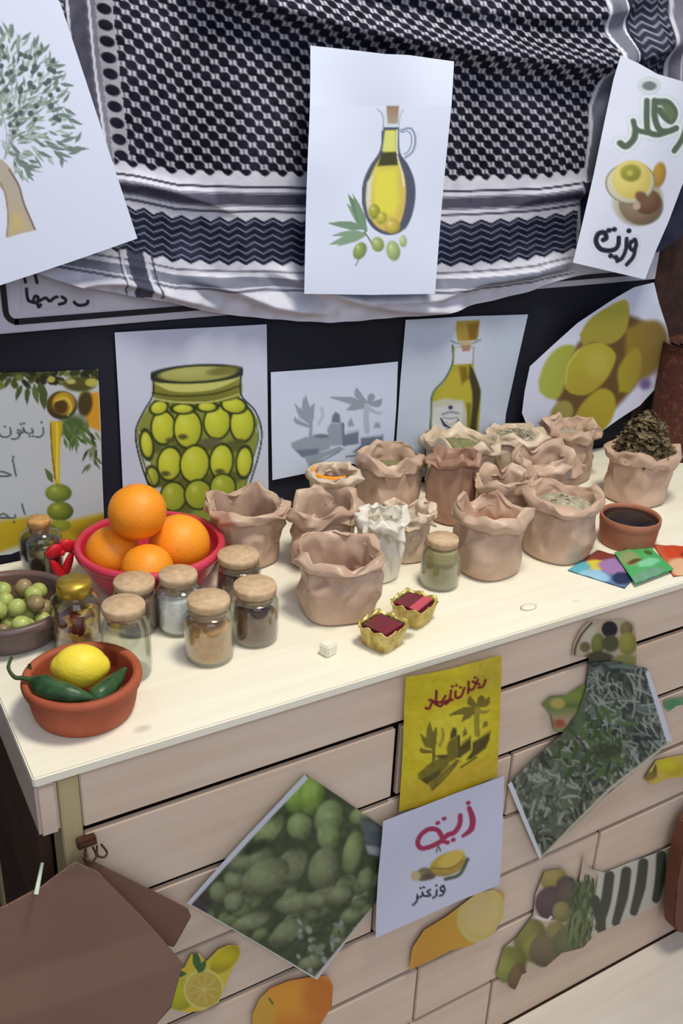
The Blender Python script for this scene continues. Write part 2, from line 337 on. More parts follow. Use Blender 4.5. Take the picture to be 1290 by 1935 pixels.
# ------------------------------------------------------------------ sign board behind the scarf
zb = [on_y(0, 612, D)[2], on_y(1200, 541, D)[2]]
zs = sum(zb) / 2
sg = empty('sign_board', (.3, D - .003, zs), 'wide white wall sign with black rounded border line, mostly hidden by the chequered scarf', 'sign')
xe = on_y(1232, 535, D)[0]
boxobj('panel', (-.62, xe - .3, -.003, .003, 0, .62), M['white'], sg, .001)
bm = bmesh.new(); xl = on_y(3, 590, D)[0] - .3
box(bm, xl + .012, xe - .33, -.0042, -.003, .0095, .0165); box(bm, xl - .0, xl + .0065, -.0042, -.003, .026, .6)
box(bm, -.62, xl - .03, -.0042, -.003, .0095, .0165)
for k in range(6):
    a0, a1 = PI + k * PI / 12, PI + (k + 1) * PI / 12; cx, cz = xl + .0165, .026
    vs = [bm.verts.new((cx + r * math.cos(a), -.0042, cz + r * math.sin(a))) for r, a in ((.0165, a0), (.0165, a1), (.010, a1), (.010, a0))]; bm.faces.new(vs)
frombm('border_line', bm, M['ink'], sg)
def p_sign(p):
    T = [[(50, 546), (51, 558), (54, 568), (62, 571)], [(62, 571), (66, 560), (72, 562), (70, 572), (62, 571)], [(70, 570), (73, 580), (77, 576)], [(74, 569), (86, 563), (94, 569), (102, 563), (108, 561)],
         [(117, 561), (124, 566), (122, 572), (112, 575)], [(140, 571), (146, 576), (154, 577), (164, 574), (166, 569)], [(46, 524), (48, 533)], [(66, 518), (70, 534)]]
    p.strokes(T, 6, (28, 28, 34))
ls = sheet('lettering', [(40, 515), (175, 515), (178, 580), (40, 584)], D - .0066, p_sign, None, None, base=(191, 189, 200), cell=1.5, parent=None)
tag_remove = [ls.__delitem__(k) for k in list(ls.keys())]
ls.parent = sg; ls.location = Vector(ls.location) - Vector(sg.location)

# ------------------------------------------------------------------ kufiya scarf
YB = lambda x: np.interp(x, [100, 205, 250, 330, 580, 830, 1000, 1095, 1300], [285, 305, 312, 325, 330, 337, 333, 322, 310])
def XRr(y): return np.interp(y, [-60, 0, 60, 100, 120, 150, 200, 260, 335, 500], [1120, 1120, 1124, 1135, 1132, 1115, 1100, 1103, 1094, 1088])
def XLl(y): return np.interp(y, [-40, 0, 150, 310, 600], [170, 173, 188, 208, 250])
def p_scarf(p):
    X, Y = p.X, p.Y
    def mixin(a, col): a = np.clip(a, 0, 1)[..., None]; p.C = p.C * (1 - a) + np.asarray(col, float) * a
    wht = np.array((196, 196, 208.)); drk = np.array((22, 22, 36.)); gry = np.array((92, 94, 110.))
    p.C[:] = wht
    xl, xr, yb = XLl(Y), XRr(Y), YB(X)
    # chequered net field
    u = (X - xl) / 36.; u = np.where(X > 200, (np.log(np.maximum(1e-3, 1 - (X - xl) * .000286)) / -.000286) / 37., u)
    fold = np.interp(X, [200, 600, 1100], [0, .8, 2.2])
    v = (Y - yb) / np.interp(X, [200, 600, 1100], [29, 27, 24.]) - fold * np.exp(-((Y - np.interp(X, [500, 1100], [60, 115])) / 22.) ** 2) * .0 + .35 * np.sin(u * .9) * 0
    comp = np.interp(X, [400, 1100], [.3, 1.6]); v = v + comp * np.tanh((Y - np.interp(X, [400, 800, 1130], [20, 75, 112])) / 18.) * -0.0 - comp * .9 * (1 / (1 + np.exp(-(np.interp(X, [400, 800, 1130], [20, 75, 112]) - Y) / 10.)))
    def spot(du, dv, ru, rv, tilt=0.):
        a = (u + du) % 1 - .5; b = (v + dv) % 1 - .5; b = b + a * tilt; return 1 - np.sqrt((a / ru) ** 2 + (b / rv) ** 2)
    dk = np.maximum(spot(0, 0, .30, .34), spot(.5, .5, .30, .34))
    dk = np.maximum(dk, np.maximum(spot(.25, .25, .40, .15, -.9), spot(-.25, -.25, .40, .15, -.9)) * .9)
    dk = np.maximum(dk, np.maximum(spot(.0, .5, .05, .2), spot(.5, 0, .05, .2)) * .25 - .1)
    w = -dk
    wf = np.clip(w * 4 + .45, 0, 1) * .92
    inside = np.clip((xr - X) / 2, 0, 1) * np.clip((X - xl - 0) / 2, 0, 1) * np.clip((yb + 5 * np.cos(u * 2 * PI) - Y) / 2.5, 0, 1)
    field = drk * (1 - wf[..., None]) + (wht * .97) * wf[..., None]
    p.C = p.C * (1 - inside[..., None]) + field * inside[..., None]
    # first column of round dots
    rd = 1 - np.hypot((X - xl - 16) / 15, (((Y - yb) / 30.) % 1 - .5) * 30 / 11.5); cm = np.clip((xl + 34 - X) / 3, 0, 1) * np.clip((X - xl) / 2, 0, 1) * (Y < yb - 12)
    p.C = np.where((cm > .5)[..., None], wht * .8, p.C); mixin(np.clip(rd * 5, 0, 1) * cm, drk)
    # left border strips
    m = X < xl; o = xl - X
    for a, b, c in ((0, 9, (120, 120, 134)), (9, 14, (200, 200, 212)), (14, 18, (84, 84, 98)), (18, 50, (74, 74, 90)), (50, 56, (186, 186, 198)), (56, 400, (40, 40, 54))):
        mixin(np.clip((o - a + .5), 0, 1) * np.clip((b - o + .5), 0, 1) * (Y < yb + 0), c)
    zz = np.clip(np.sin((Y + 6 * np.abs(((X / 17.) % 2) - 1) * 2) / 12 * 2 * PI) * 3, 0, 1) * (o > 60) * (Y < yb); mixin(zz * .8, (170, 170, 184))
    # horizontal bands under the net
    q = Y - yb - np.interp(X, [150, 250, 320, 420, 600], [-4, -6, -2, 0, 0])
    low = (X > 90)
    rise = np.interp(X, [200, 600, 860, 1095], [1, 1, .96, .86]); q = q / rise
    for a, b, c, w_ in ((22, 27, (62, 62, 78), 1), (27, 34, (196, 196, 208), 1), (34, 38, (120, 120, 134), 1), (38, 58, (70, 70, 86), 1), (58, 62, (120, 120, 134), 1), (62, 68, (200, 200, 212), 1), (68, 73, (84, 84, 98), 1)):
        mixin(np.clip(q - a + .5, 0, 1) * np.clip(b - q + .5, 0, 1) * (X < XRr(Y) - 2), c)
    zx = np.abs(((X - 180) / 17.5) % 2 - 1) * 9
    qq = q - zx; band = np.clip((qq - 80) / 1.5, 0, 1) * np.clip((164 - qq) / 1.5, 0, 1) * np.clip((XRr(Y) - 10 - X) / 2, 0, 1); mixin(band, (26, 30, 50))
    ph = ((qq - 80) / 13.5) % 1; ln = np.clip((.16 - np.abs(ph - .55)) * 9, 0, 1) * band; mixin(ln * .72, (158, 160, 178))
    for a, b, c in ((181, 185, (96, 98, 112)), (189, 193, (210, 210, 220)), (194, 212, (104, 108, 124)), (212, 215, (200, 200, 212)), (215, 220, (86, 88, 104))):
        mixin(np.clip(q - a + .5, 0, 1) * np.clip(b - q + .5, 0, 1) * np.clip((1080 - X) / 20, 0, 1) * .85, c)
    # vertical strips crossing at the left corner
    s0 = 214 + (Y - 460) * .2
    for a, b, c in ((0, 4, (60, 62, 80)), (4, 10, (190, 190, 202)), (16, 48, (52, 54, 72)), (48, 56, (190, 190, 202)), (60, 65, (60, 62, 80))):
        mixin(np.clip(X - s0 - a, 0, 1) * np.clip(s0 + b - X, 0, 1) * (q > 165) * (Y < 560) * .85, c)
    # right border
    o = X - xr; up = np.clip((YB(1095) + 30 - Y) / 6, 0, 1)
    for a, b, c in ((0, 5, (206, 206, 218)), (5, 28, (108, 112, 126)), (28, 34, (206, 208, 220)), (34, 400, (34, 36, 52))):
        mixin(np.clip(o - a + .5, 0, 1) * np.clip(b - o + .5, 0, 1) * up, c)
    zv = ((Y + 7 * np.abs(((X / 13.) % 2) - 1) * 1.6) / 15.) % 1; lv = np.clip((.2 - np.abs(zv - .5)) * 8, 0, 1) * np.clip((o - 44) / 2, 0, 1) * (X < 1243 - Y * .03) * up; mixin(lv * .7, (168, 168, 184))
    e = 1246 - Y * .035
    for a, b, c in ((0, 5, (190, 188, 200)), (5, 19, (110, 108, 124)), (19, 22, (200, 198, 210)), (22, 26, (120, 118, 132)), (26, 400, (190, 186, 198))):
        mixin(np.clip(X - e - a + .5, 0, 1) * np.clip(e + b - X + .5, 0, 1) * up, c)
    mixin(((X > XRr(Y) - 6) & (Y > YB(1095) + 20) & (Y < 490)) * 1., (44, 46, 66))  # shadow strip beside the bands, painted dark navy into the cloth
    mixin(((X > XRr(Y) - 10) & (X < XRr(Y) - 6) & (Y > YB(1095) + 20) & (Y < 480)) * .7, (150, 150, 166))
    p.noise(14, 5, 3); p.noise(60, 6, 4)
def l_scarf(X, Y):
    def ridge(pts, w, h, wp=None):
        P = np.array(crom(pts, 6)); yy = np.interp(X, P[:, 0], P[:, 1]); s = np.interp(X, P[:, 0], np.linspace(0, 1, len(P))); env = np.clip(np.minimum(X - P[0, 0], P[-1, 0] - X) / 90, 0, 1)
        env = env * env * (3 - 2 * env); d = (Y - yy) / w; return h * env * np.exp(-d * d * np.where(d > 0, 2.2, .6))
    z = .004 + ridge([(300, -60), (520, 20), (760, 75), (960, 108), (1140, 118), (1300, 60)], 34, .030) + ridge([(560, -80), (720, -20), (900, 20), (1100, 30), (1240, -20)], 30, .016)
    z += ridge([(330, 520), (430, 545), (520, 578), (640, 590)], 13, .018) + ridge([(480, 505), (560, 530), (700, 575), (830, 585), (900, 590)], 12, .018)
    z += ridge([(640, 560), (800, 560), (900, 530), (1080, 500)], 14, .016) + ridge([(20, 560), (200, 530), (330, 560), (440, 590)], 11, .014)
    z += ridge([(170, 340), (280, 352), (380, 380), (460, 410)], 13, .012) + ridge([(930, 400), (1000, 372), (1100, 360), (1180, 345)], 13, .010)
    # wavy vertical edge at right
    z += .010 * np.exp(-((X - 1140 - 14 * np.sin(Y / 48.)) / 16) ** 2) * np.clip((400 - Y) / 60, 0, 1)
    z += .016 * np.exp(-((X - 1262) / 16) ** 2) + .008 * np.exp(-((X - 1215) / 14) ** 2) * np.clip((320 - Y) / 80, 0, 1)
    z += .0022 * np.sin(X / 43 + Y / 90) + .0018 * np.sin(X / 27 - Y / 61) + .003 * np.sin(X / 150 + 1)
    z += .0014 * np.sin(X / 9. + 2 * np.sin(Y / 30)) * np.clip((Y - 480) / 60, 0, 1)
    z -= .004 * np.clip((Y - 560) / 40, 0, 1)
    return z + .006
SC = [(-60, -70), (1420, -90), (1420, 300), (1310, 380), (1262, 440), (1240, 470), (1170, 500), (1110, 512), (1040, 530), (1000, 545), (930, 562), (860, 580), (780, 596), (700, 604), (620, 608), (560, 606), (490, 600), (430, 594), (380, 585), (310, 566), (240, 556), (160, 540), (100, 524), (60, 510), (20, 500), (-60, 480)]
sheet('chequered_scarf', SC, D - .012, p_scarf, 'large black and white chequered scarf with zigzag border draped across the wall', 'scarf', cell=2.4, m=M['cloth'], lift=l_scarf)

# ------------------------------------------------------------------ wall prints
WHITE = (216, 222, 240)
def leafy(p, cx, cy, L, w, ang, col):
    a = math.radians(ang); e = (cx + L * math.cos(a), cy + L * math.sin(a)); m_ = ((cx + e[0]) / 2 - math.sin(a) * w * .1, (cy + e[1]) / 2 + math.cos(a) * w * .1)
    p.stroke([(cx, cy), m_, e], [w * .25, w, w * .7, 1], col)
def p_tree(p):
    r = random.Random(3)
    p.poly([(-60, 330), (2, 300), (20, 318), (36, 350), (46, 385), (66, 434), (40, 440), (12, 449), (14, 400), (6, 360), (-10, 345)], (176, 166, 152), 3, 1, (186, 170, 146), 1.4)
    p.stroke([(16, 320), (34, 350), (44, 385), (64, 432)], 3.5, (120, 108, 108)); p.stroke([(0, 345), (10, 370), (14, 410), (12, 446)], 3, (150, 134, 112))
    p.poly([(20, 400), (38, 400), (48, 432), (16, 446)], (196, 176, 126), 8, .6)
    for k in range(9): p.stroke([(8, 300), (10 + k * 8, 240 - k * 8), (-20 + k * 20, 130 + k * 14)], 1.6, (150, 156, 156))
    for i in range(330):
        t = r.random(); a = r.uniform(-1.75, 1.1); R = 175 * math.sqrt(r.random()); cx = -25 + R * math.cos(a) * .86; cy = 215 + R * math.sin(a) * .92
        if cx > 160 or cy < 48 or cy > 335 or (cy > 300 and cx > 60) : continue
        if cx > 95 + (cy - 90) * .45 and cy < 250: continue
        ang = math.degrees(math.atan2(cy - 260, cx + 10)) + r.uniform(-38, 38); g = r.choice([(122, 140, 130), (104, 122, 112), (150, 166, 156), (168, 182, 176), (134, 150, 138)])
        leafy(p, cx, cy, r.uniform(16, 27), r.uniform(4.5, 7.5), ang, g)
    for cx, cy, L, a in ((106, 215, 30, 8), (125, 222, 32, 25), (95, 210, 26, -20), (120, 205, 24, 30), (88, 275, 40, 12), (100, 285, 36, 20), (120, 282, 34, 0), (110, 268, 36, -18), (128, 290, 30, -20), (135, 278, 30, 5), (140, 268, 22, -60), (115, 296, 20, 90), (70, 285, 30, 25),
                         (30, 285, 28, 80), (44, 310, 22, 60), (50, 312, 26, 8), (55, 318, 20, 100), (100, 125, 22, -8), (112, 158, 26, 8), (95, 150, 26, -20), (62, 90, 26, -70), (75, 100, 24, -45), (20, 70, 26, -85), (5, 70, 28, -110), (40, 75, 22, -40)):
        leafy(p, cx, cy, L, 8, a, (112, 130, 124))
    for i in range(34):
        cx, cy = r.uniform(-5, 110), r.uniform(85, 250); p.ell(cx, cy, 4.5, 5, 0, (88, 100, 98), (70, 80, 80))
    for cx, cy in ((94, 200), (103, 222), (56, 214), (38, 213), (55, 158), (90, 153), (40, 128), (64, 126)): p.ell(cx, cy, 5.5, 6, 0, (84, 96, 96))
T1 = [(-40, -95), (86, -34), (112, 8), (258, 450), (-40, 552)]
sheet('olive_tree_print', T1, D - .050, p_tree, 'tilted white sheet with a grey green olive tree and brown trunk, at upper left', 'print', base=(214, 221, 240), lift=lambda X, Y: .003 * np.sin(X / 90) + .002)
def p_cruet(p):
    p.noise(120, 3, 8)
    # handle
    p.stroke([(757, 246), (776, 243), (785, 262), (780, 286), (766, 298)], 4, (140, 150, 180)); p.stroke([(757, 250), (772, 249), (778, 264), (773, 284), (764, 292)], 1.6, (96, 104, 130))
    body = crom([(724, 240), (722, 262), (718, 288), (700, 316), (688, 345), (686, 380), (692, 410), (706, 432), (730, 444), (755, 440), (774, 420), (784, 385), (784, 345), (772, 312), (757, 290), (754, 262), (754, 240)], 5)
    p.poly(body, (84, 88, 104), 2)
    p.poly(crom([(728, 246), (727, 270), (723, 290), (708, 316), (697, 345), (694, 380), (700, 410), (714, 430), (735, 438), (752, 430), (764, 400), (768, 360), (762, 320), (750, 292), (748, 246)], 5), (216, 208, 92), 3, 1, (206, 178, 100), 1.2)
    p.poly(crom([(694, 345), (692, 380), (698, 410), (706, 410), (702, 380), (704, 345), (712, 322)], 4), (218, 214, 190), 4)
    p.poly([(712, 320), (750, 320), (752, 345), (756, 380), (748, 410), (706, 405), (706, 350)], (222, 216, 84), 9, .8)
    p.poly([(727, 248), (746, 248), (746, 286), (722, 286)], (212, 218, 120), 3); p.poly([(722, 288), (750, 287), (752, 312), (714, 314)], (70, 72, 46), 4)
    p.stroke([(722, 248), (722, 270), (717, 290), (700, 316), (688, 346), (686, 380), (692, 408)], 3.2, (96, 100, 116)); p.stroke([(750, 246), (751, 290), (760, 325), (764, 352)], 2.6, (230, 232, 216))
    p.poly(crom([(752, 292), (770, 312), (784, 345), (784, 385), (772, 422), (764, 432), (772, 390), (770, 345), (760, 318)], 5), (84, 88, 108), 4)
    p.poly([(712, 208), (764, 206), (758, 214), (755, 240), (724, 240), (721, 216)], (206, 216, 228), 2); p.stroke([(712, 206), (722, 218), (724, 244)], 2, (150, 158, 174)); p.stroke([(762, 207), (755, 220), (754, 244)], 1.6, (160, 168, 184))
    p.poly([(729, 200), (753, 200), (751, 234), (732, 234)], (150, 124, 104), 2.5, 1, (166, 158, 138), 1.57)
    for a in ((692, 436, 62, 11, -125), (692, 436, 76, 13, -116), (690, 436, 72, 10, -108), (690, 432, 70, 11, -172), (690, 441, 62, 9, 176), (688, 446, 68, 11, 166), (690, 444, 56, 9, 158)):
        leafy(p, a[0], a[1], a[2], a[3] * 1.5, a[4], random.Random(int(a[2])).choice([(118, 148, 122), (104, 134, 112), (132, 160, 134)]))
    p.stroke([(690, 440), (698, 452), (704, 464)], 2.5, (96, 104, 70))
    for cx, cy, rx, ry, ro, c in ((708, 400, 11, 14, 0, (176, 178, 70)), (722, 412, 9, 12, 20, (200, 196, 80)), (742, 428, 15, 14, 0, (212, 190, 90)), (680, 474, 12, 17, 25, (150, 172, 100)), (714, 462, 12, 14, -10, (168, 186, 114)), (743, 474, 13, 19, -10, (176, 200, 134)), (762, 456, 7, 11, 0, (188, 206, 150))):
        p.ell(cx, cy, rx, ry, ro, c, [k * .74 for k in c], (224, 230, 186), soft=3)
    p.stroke([(678, 490), (672, 502)], 2, (110, 120, 110))
CR = [(588, 86), (640, 96), (690, 112), (722, 118), (770, 108), (859, 116), (840, 340), (821, 555), (700, 557), (574, 555), (581, 330)]
def cr_edge(X, Y): return .004 * np.cos((X - 710) / 45.) * np.clip((200 - Y) / 110, 0, 1) + .0015 * np.sin(Y / 80)
CR = [(588, 86), (640, 92), (690, 98), (722, 102), (770, 104), (859, 116), (840, 340), (821, 555), (700, 557), (574, 555), (581, 330)]
sheet('oil_cruet_print', CR, D - .052, p_cruet, 'white sheet with a handled cruet of yellow oil, olives and leaves, pinned on the scarf', 'print', base=(215, 223, 243), lift=cr_edge)
def p_zaatar(p):
    p.noise(60, 3, 2)
    G = (88, 104, 88); Hh = (196, 204, 212)
    st = [([(1236, 192), (1254, 194), (1268, 212), (1262, 228), (1250, 222), (1238, 208)], 13), ([(1229, 190), (1229, 222), (1238, 244), (1254, 248), (1272, 242)], 12), ([(1215, 190), (1214, 225), (1217, 248), (1234, 254), (1250, 250)], 11), ([(1190, 228), (1195, 244), (1214, 250)], 10), ([(1194, 244), (1190, 262), (1176, 276), (1166, 270)], 12), ([(1294, 226), (1290, 250), (1282, 268), (1270, 284)], 12)]
    for s, w in st: p.stroke(s, w + 14, Hh, soft=5, alpha=.7)
    p.ell(1220, 162, 20, 17, 0, Hh, soft=5)
    for s, w in st: p.stroke(s, w + 9, (228, 236, 238), soft=4)
    p.ell(1220, 162, 15, 12, 0, (228, 234, 238), soft=4)
    for s, w in st: p.stroke(s, w, G, soft=3)
    p.poly([(1240, 196), (1260, 198), (1270, 216), (1262, 230), (1250, 216)], (104, 120, 88), 4); p.ell(1220, 162, 13, 9, 0, (112, 122, 122), soft=4)
    # dishes
    p.ell(1200, 380, 50, 46, 0, (206, 206, 190), (160, 150, 130), soft=8); p.ell(1206, 388, 45, 36, 12, (150, 132, 110), (112, 96, 76), soft=4)
    p.ell(1216, 380, 30, 24, 10, (126, 96, 72), (96, 70, 50), soft=5); p.ell(1240, 330, 14, 24, 8, (190, 150, 62), (150, 118, 60), soft=4)
    p.ell(1185, 345, 46, 38, -5, (214, 214, 190), (196, 190, 160), soft=3, line=(140, 136, 110), lw=1.6); p.ell(1187, 338, 37, 36, 0, (226, 212, 130), (206, 186, 96), soft=4)
    p.ell(1184, 326, 19, 16, 0, (160, 158, 60), (130, 130, 56), soft=6); p.ell(1182, 326, 5, 5, 0, (196, 184, 96)); p.ell(1206, 372, 14, 10, 30, (120, 88, 66), soft=5); p.ell(1196, 388, 8, 8, 0, (190, 170, 150), soft=4)
    K = (34, 34, 52)
    Z = [([(1186, 458), (1195, 452), (1198, 464), (1192, 472), (1185, 466), (1187, 456)], 8), ([(1197, 464), (1193, 484), (1180, 499)], 8.5), ([(1178, 450), (1177, 470), (1170, 486), (1160, 492)], 8.5), ([(1162, 448), (1161, 462), (1154, 470), (1140, 472), (1126, 468), (1119, 455), (1123, 441), (1134, 438), (1138, 448), (1132, 452)], 9.5)]
    for s, w in Z: p.stroke(s, w + 12, (196, 202, 218), soft=4, alpha=.6)
    for s, w in Z: p.stroke(s, w + 6, (226, 232, 244), soft=3)
    for s, w in Z: p.stroke(s, w, K, soft=2)
    for cx, cy in ((1182, 435), (1143, 434), (1153, 432), (1147, 482), (1157, 485)): p.ell(cx, cy, 5.5, 4.8, 0, K)
ZB = [(1172, 104), (1200, 118), (1235, 140), (1290, 156), (1345, 176), (1325, 250), (1290, 345), (1262, 420), (1240, 470), (1218, 528), (1150, 512), (1077, 495), (1096, 420), (1118, 330), (1140, 230), (1158, 150)]
sheet('thyme_banner', ZB, D - .066, p_zaatar, 'narrow tilted white banner with green lettering, dishes of dip and black lettering, at upper right', 'print', base=(218, 222, 238), lift=lambda X, Y: .004 * np.sin((X + Y * .4) / 40) + .004)
def p_leaf(p):
    r = random.Random(9)
    p.poly([(-20, 985), (60, 975), (120, 985), (200, 968), (210, 1000), (120, 1040), (60, 1020), (-20, 1050)], (196, 170, 40), 10, 1, (168, 140, 30), 1.5)
    p.poly([(130, 1000), (200, 970), (210, 1000), (150, 1030)], (150, 118, 30), 10, .7)
    for i in range(60): p.ell(r.uniform(-5, 185), 700 + abs(r.gauss(0, 14)), r.uniform(6, 13), r.uniform(4, 8), r.uniform(-60, 60), r.choice([(54, 58, 26), (74, 80, 34), (110, 116, 56), (40, 38, 24)]), soft=3)
    for cx, cy, L, w, a in ((40, 728, 30, 11, 110), (52, 730, 34, 11, 92), (64, 726, 38, 13, 78), (82, 730, 44, 17, 88), (74, 722, 34, 15, 70), (20, 712, 24, 10, 120)): leafy(p, cx, cy, L, w, a, r.choice([(92, 104, 56), (72, 84, 44)]))
    p.poly([(150, 742), (186, 740), (190, 815), (165, 805)], (206, 148, 40), 6); p.ell(160, 762, 14, 24, 5, (70, 58, 30), soft=5); p.ell(150, 725, 30, 14, 0, (78, 76, 34), soft=5)
    p.ell(172, 722, 12, 8, 0, (176, 170, 80), soft=3); p.ell(133, 720, 9, 5, 0, (180, 176, 96), soft=3); p.ell(96, 716, 7, 6, 0, (168, 168, 76), soft=2)
    p.ell(116, 765, 29, 27, 0, (86, 72, 26), (50, 40, 22), soft=3); p.ell(120, 762, 22, 22, 0, (188, 156, 44), (150, 118, 34), soft=3); p.ell(114, 768, 13, 14, 0, (78, 58, 26), soft=4); p.stroke([(104, 756), (124, 752), (134, 768), (128, 784)], 5, (206, 176, 70))
    p.ell(138, 805, 26, 22, 0, (62, 88, 40), soft=14, alpha=.9)
    for i in range(26): leafy(p, r.uniform(120, 165), r.uniform(795, 830), r.uniform(14, 30), 7, r.uniform(30, 120), r.choice([(72, 98, 46), (96, 118, 64)]))
    for i in range(16): leafy(p, r.uniform(165, 190), r.uniform(815, 880), r.uniform(14, 30), 6, r.uniform(50, 130), r.choice([(58, 66, 40), (96, 106, 76), (128, 136, 100)]))
    p.poly([(94, 795), (118, 797), (113, 850), (112, 915), (104, 917), (98, 870)], (196, 168, 36), 3); p.stroke([(95, 800), (98, 850), (104, 905)], 2.5, (110, 90, 30)); p.stroke([(107, 800), (108, 850), (108, 905)], 4, (220, 200, 70))
    leafy(p, 98, 910, 28, 12, -118, (84, 106, 60)); p.ell(110, 931, 25, 17, 0, (140, 152, 60), (84, 100, 40), (190, 196, 100), soft=2); p.ell(113, 965, 25, 18, 0, (134, 144, 50), (72, 84, 34), (184, 190, 84), soft=2); p.ell(114, 992, 19, 11, 0, (150, 156, 50), (120, 120, 40), soft=3)
    K = (84, 92, 90)
    T = [[(81, 808), (81, 820), (74, 826), (67, 825)], [(60, 810), (62, 817), (50, 818), (43, 808), (44, 816), (38, 819)], [(33, 812), (39, 814), (37, 822), (33, 816)], [(38, 820), (33, 828), (22, 829)], [(19, 808), (20, 820), (12, 826), (2, 824), (-4, 814)],
         [(24, 868), (27, 884), (30, 899)], [(21, 898), (8, 900), (-4, 899)], [(20, 897), (8, 892), (-4, 890)], [(41, 952), (46, 970)], [(28, 972), (26, 978), (12, 977), (0, 978)], [(14, 974), (6, 970), (-3, 974)]]
    p.strokes(T, 3.4, K)
    for q in ((78, 798), (9, 806), (39, 801), (45, 800), (56, 824), (62, 824), (25, 863), (26, 985)): p.ell(q[0], q[1], 2.4, 2.2, 0, K)
sheet('olive_quote_poster', [(-40, 704), (80, 702), (184, 697), (190, 800), (193, 900), (196, 985), (150, 1022), (100, 1034), (60, 1030), (20, 1046), (-40, 1052)], D - .0035, p_leaf, 'leafy poster with Arabic lines and stacked green olives, at far left', 'poster', base=(186, 192, 196), lift=lambda X, Y: .001 * np.sin(Y / 50) + .0012)
def p_jar(p):
    p.noise(120, 3, 6); K = (38, 44, 36)
    p.poly(crom([(292, 752), (270, 785), (258, 815), (262, 850), (275, 890), (292, 940), (316, 972), (360, 985), (420, 985), (452, 960), (470, 920), (484, 870), (493, 825), (486, 795), (470, 770), (452, 750)], 5), (132, 142, 62), 3)
    p.poly(crom([(262, 815), (266, 850), (284, 905), (312, 968), (330, 976), (296, 900), (272, 850), (268, 818)], 4), (200, 206, 196), 3)
    p.poly(crom([(482, 810), (486, 830), (470, 890), (462, 925), (470, 925), (486, 865), (492, 825), (486, 798)], 4), (200, 206, 206), 3)
    ov = [(308, 808, 21, 30, 0), (354, 810, 24, 34, 0), (409, 797, 23, 30, 5), (456, 800, 21, 32, 0), (277, 840, 11, 26, -8), (320, 876, 21, 30, 5), (367, 876, 25, 33, 8), (417, 871, 20, 31, 5), (460, 872, 14, 28, 4), (327, 938, 22, 26, 0), (374, 934, 24, 26, 0), (420, 920, 22, 24, 0), (288, 900, 11, 18, -12), (300, 770, 16, 12, -20), (440, 765, 22, 14, 10), (390, 768, 18, 9, 0), (345, 772, 20, 9, 0)]
    for k in ((290, 845), (340, 845), (390, 840), (440, 842), (300, 910), (350, 908), (395, 905), (440, 900), (350, 960), (400, 955)): p.ell(k[0], k[1], 16, 11, 0, (92, 96, 44), soft=6)
    for i, (cx, cy, rx, ry, ro) in enumerate(ov):
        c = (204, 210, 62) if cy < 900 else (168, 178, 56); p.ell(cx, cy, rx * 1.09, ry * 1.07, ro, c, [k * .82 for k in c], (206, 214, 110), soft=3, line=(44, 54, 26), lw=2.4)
    for a, b in ((322, 832), (345, 825), (402, 830), (452, 833), (312, 895), (414, 890)): p.ell(a, b, 9, 5, 0, (84, 88, 40), soft=4)
    p.ell(395, 835, 20, 7, -5, (96, 96, 70), soft=5)
    # neck rings
    p.poly(crom([(288, 706), (292, 752), (340, 762), (400, 760), (452, 748), (454, 700)], 5), (150, 150, 66), 2, 1, (110, 112, 44), 1.57)
    p.poly(crom([(290, 724), (330, 740), (400, 736), (450, 714), (451, 706), (400, 722), (330, 724)], 4), (196, 196, 110), 2.5); p.stroke([(288, 742), (330, 748), (400, 744), (452, 728)], 4, (78, 78, 30)); p.stroke([(294, 754), (340, 760), (400, 758), (450, 744)], 3, (188, 190, 110)); p.stroke([(290, 708), (330, 722), (400, 718), (452, 700)], 3, (76, 78, 34))
    p.ell(371, 706, 83, 16, -3.5, (176, 178, 104), (150, 148, 76), soft=2, line=K, lw=2.8); p.ell(420, 700, 30, 8, -8, (120, 118, 60), soft=5)
    p.stroke([(288, 706), (289, 745), (270, 780), (256, 815), (262, 860), (282, 920), (310, 972), (335, 984)], 3, K); p.stroke([(454, 698), (454, 745), (480, 775), (493, 815), (486, 862), (468, 920)], 3, (48, 50, 76))
    p.stroke([(262, 820), (268, 862), (290, 920), (314, 968)], 1.6, (60, 64, 70)); p.stroke([(482, 800), (487, 825), (478, 860), (462, 918)], 1.6, (60, 62, 90))
sheet('olive_jar_print', [(216, 628), (360, 620), (502, 612), (504, 760), (506, 960), (506, 1040), (236, 1040), (232, 930), (224, 760)], D - .0035, p_jar, 'white sheet with a big outlined jar of green olives, behind the oranges', 'print', base=(196, 202, 220), lift=lambda X, Y: .0012 * np.sin(X / 60) + .0015)
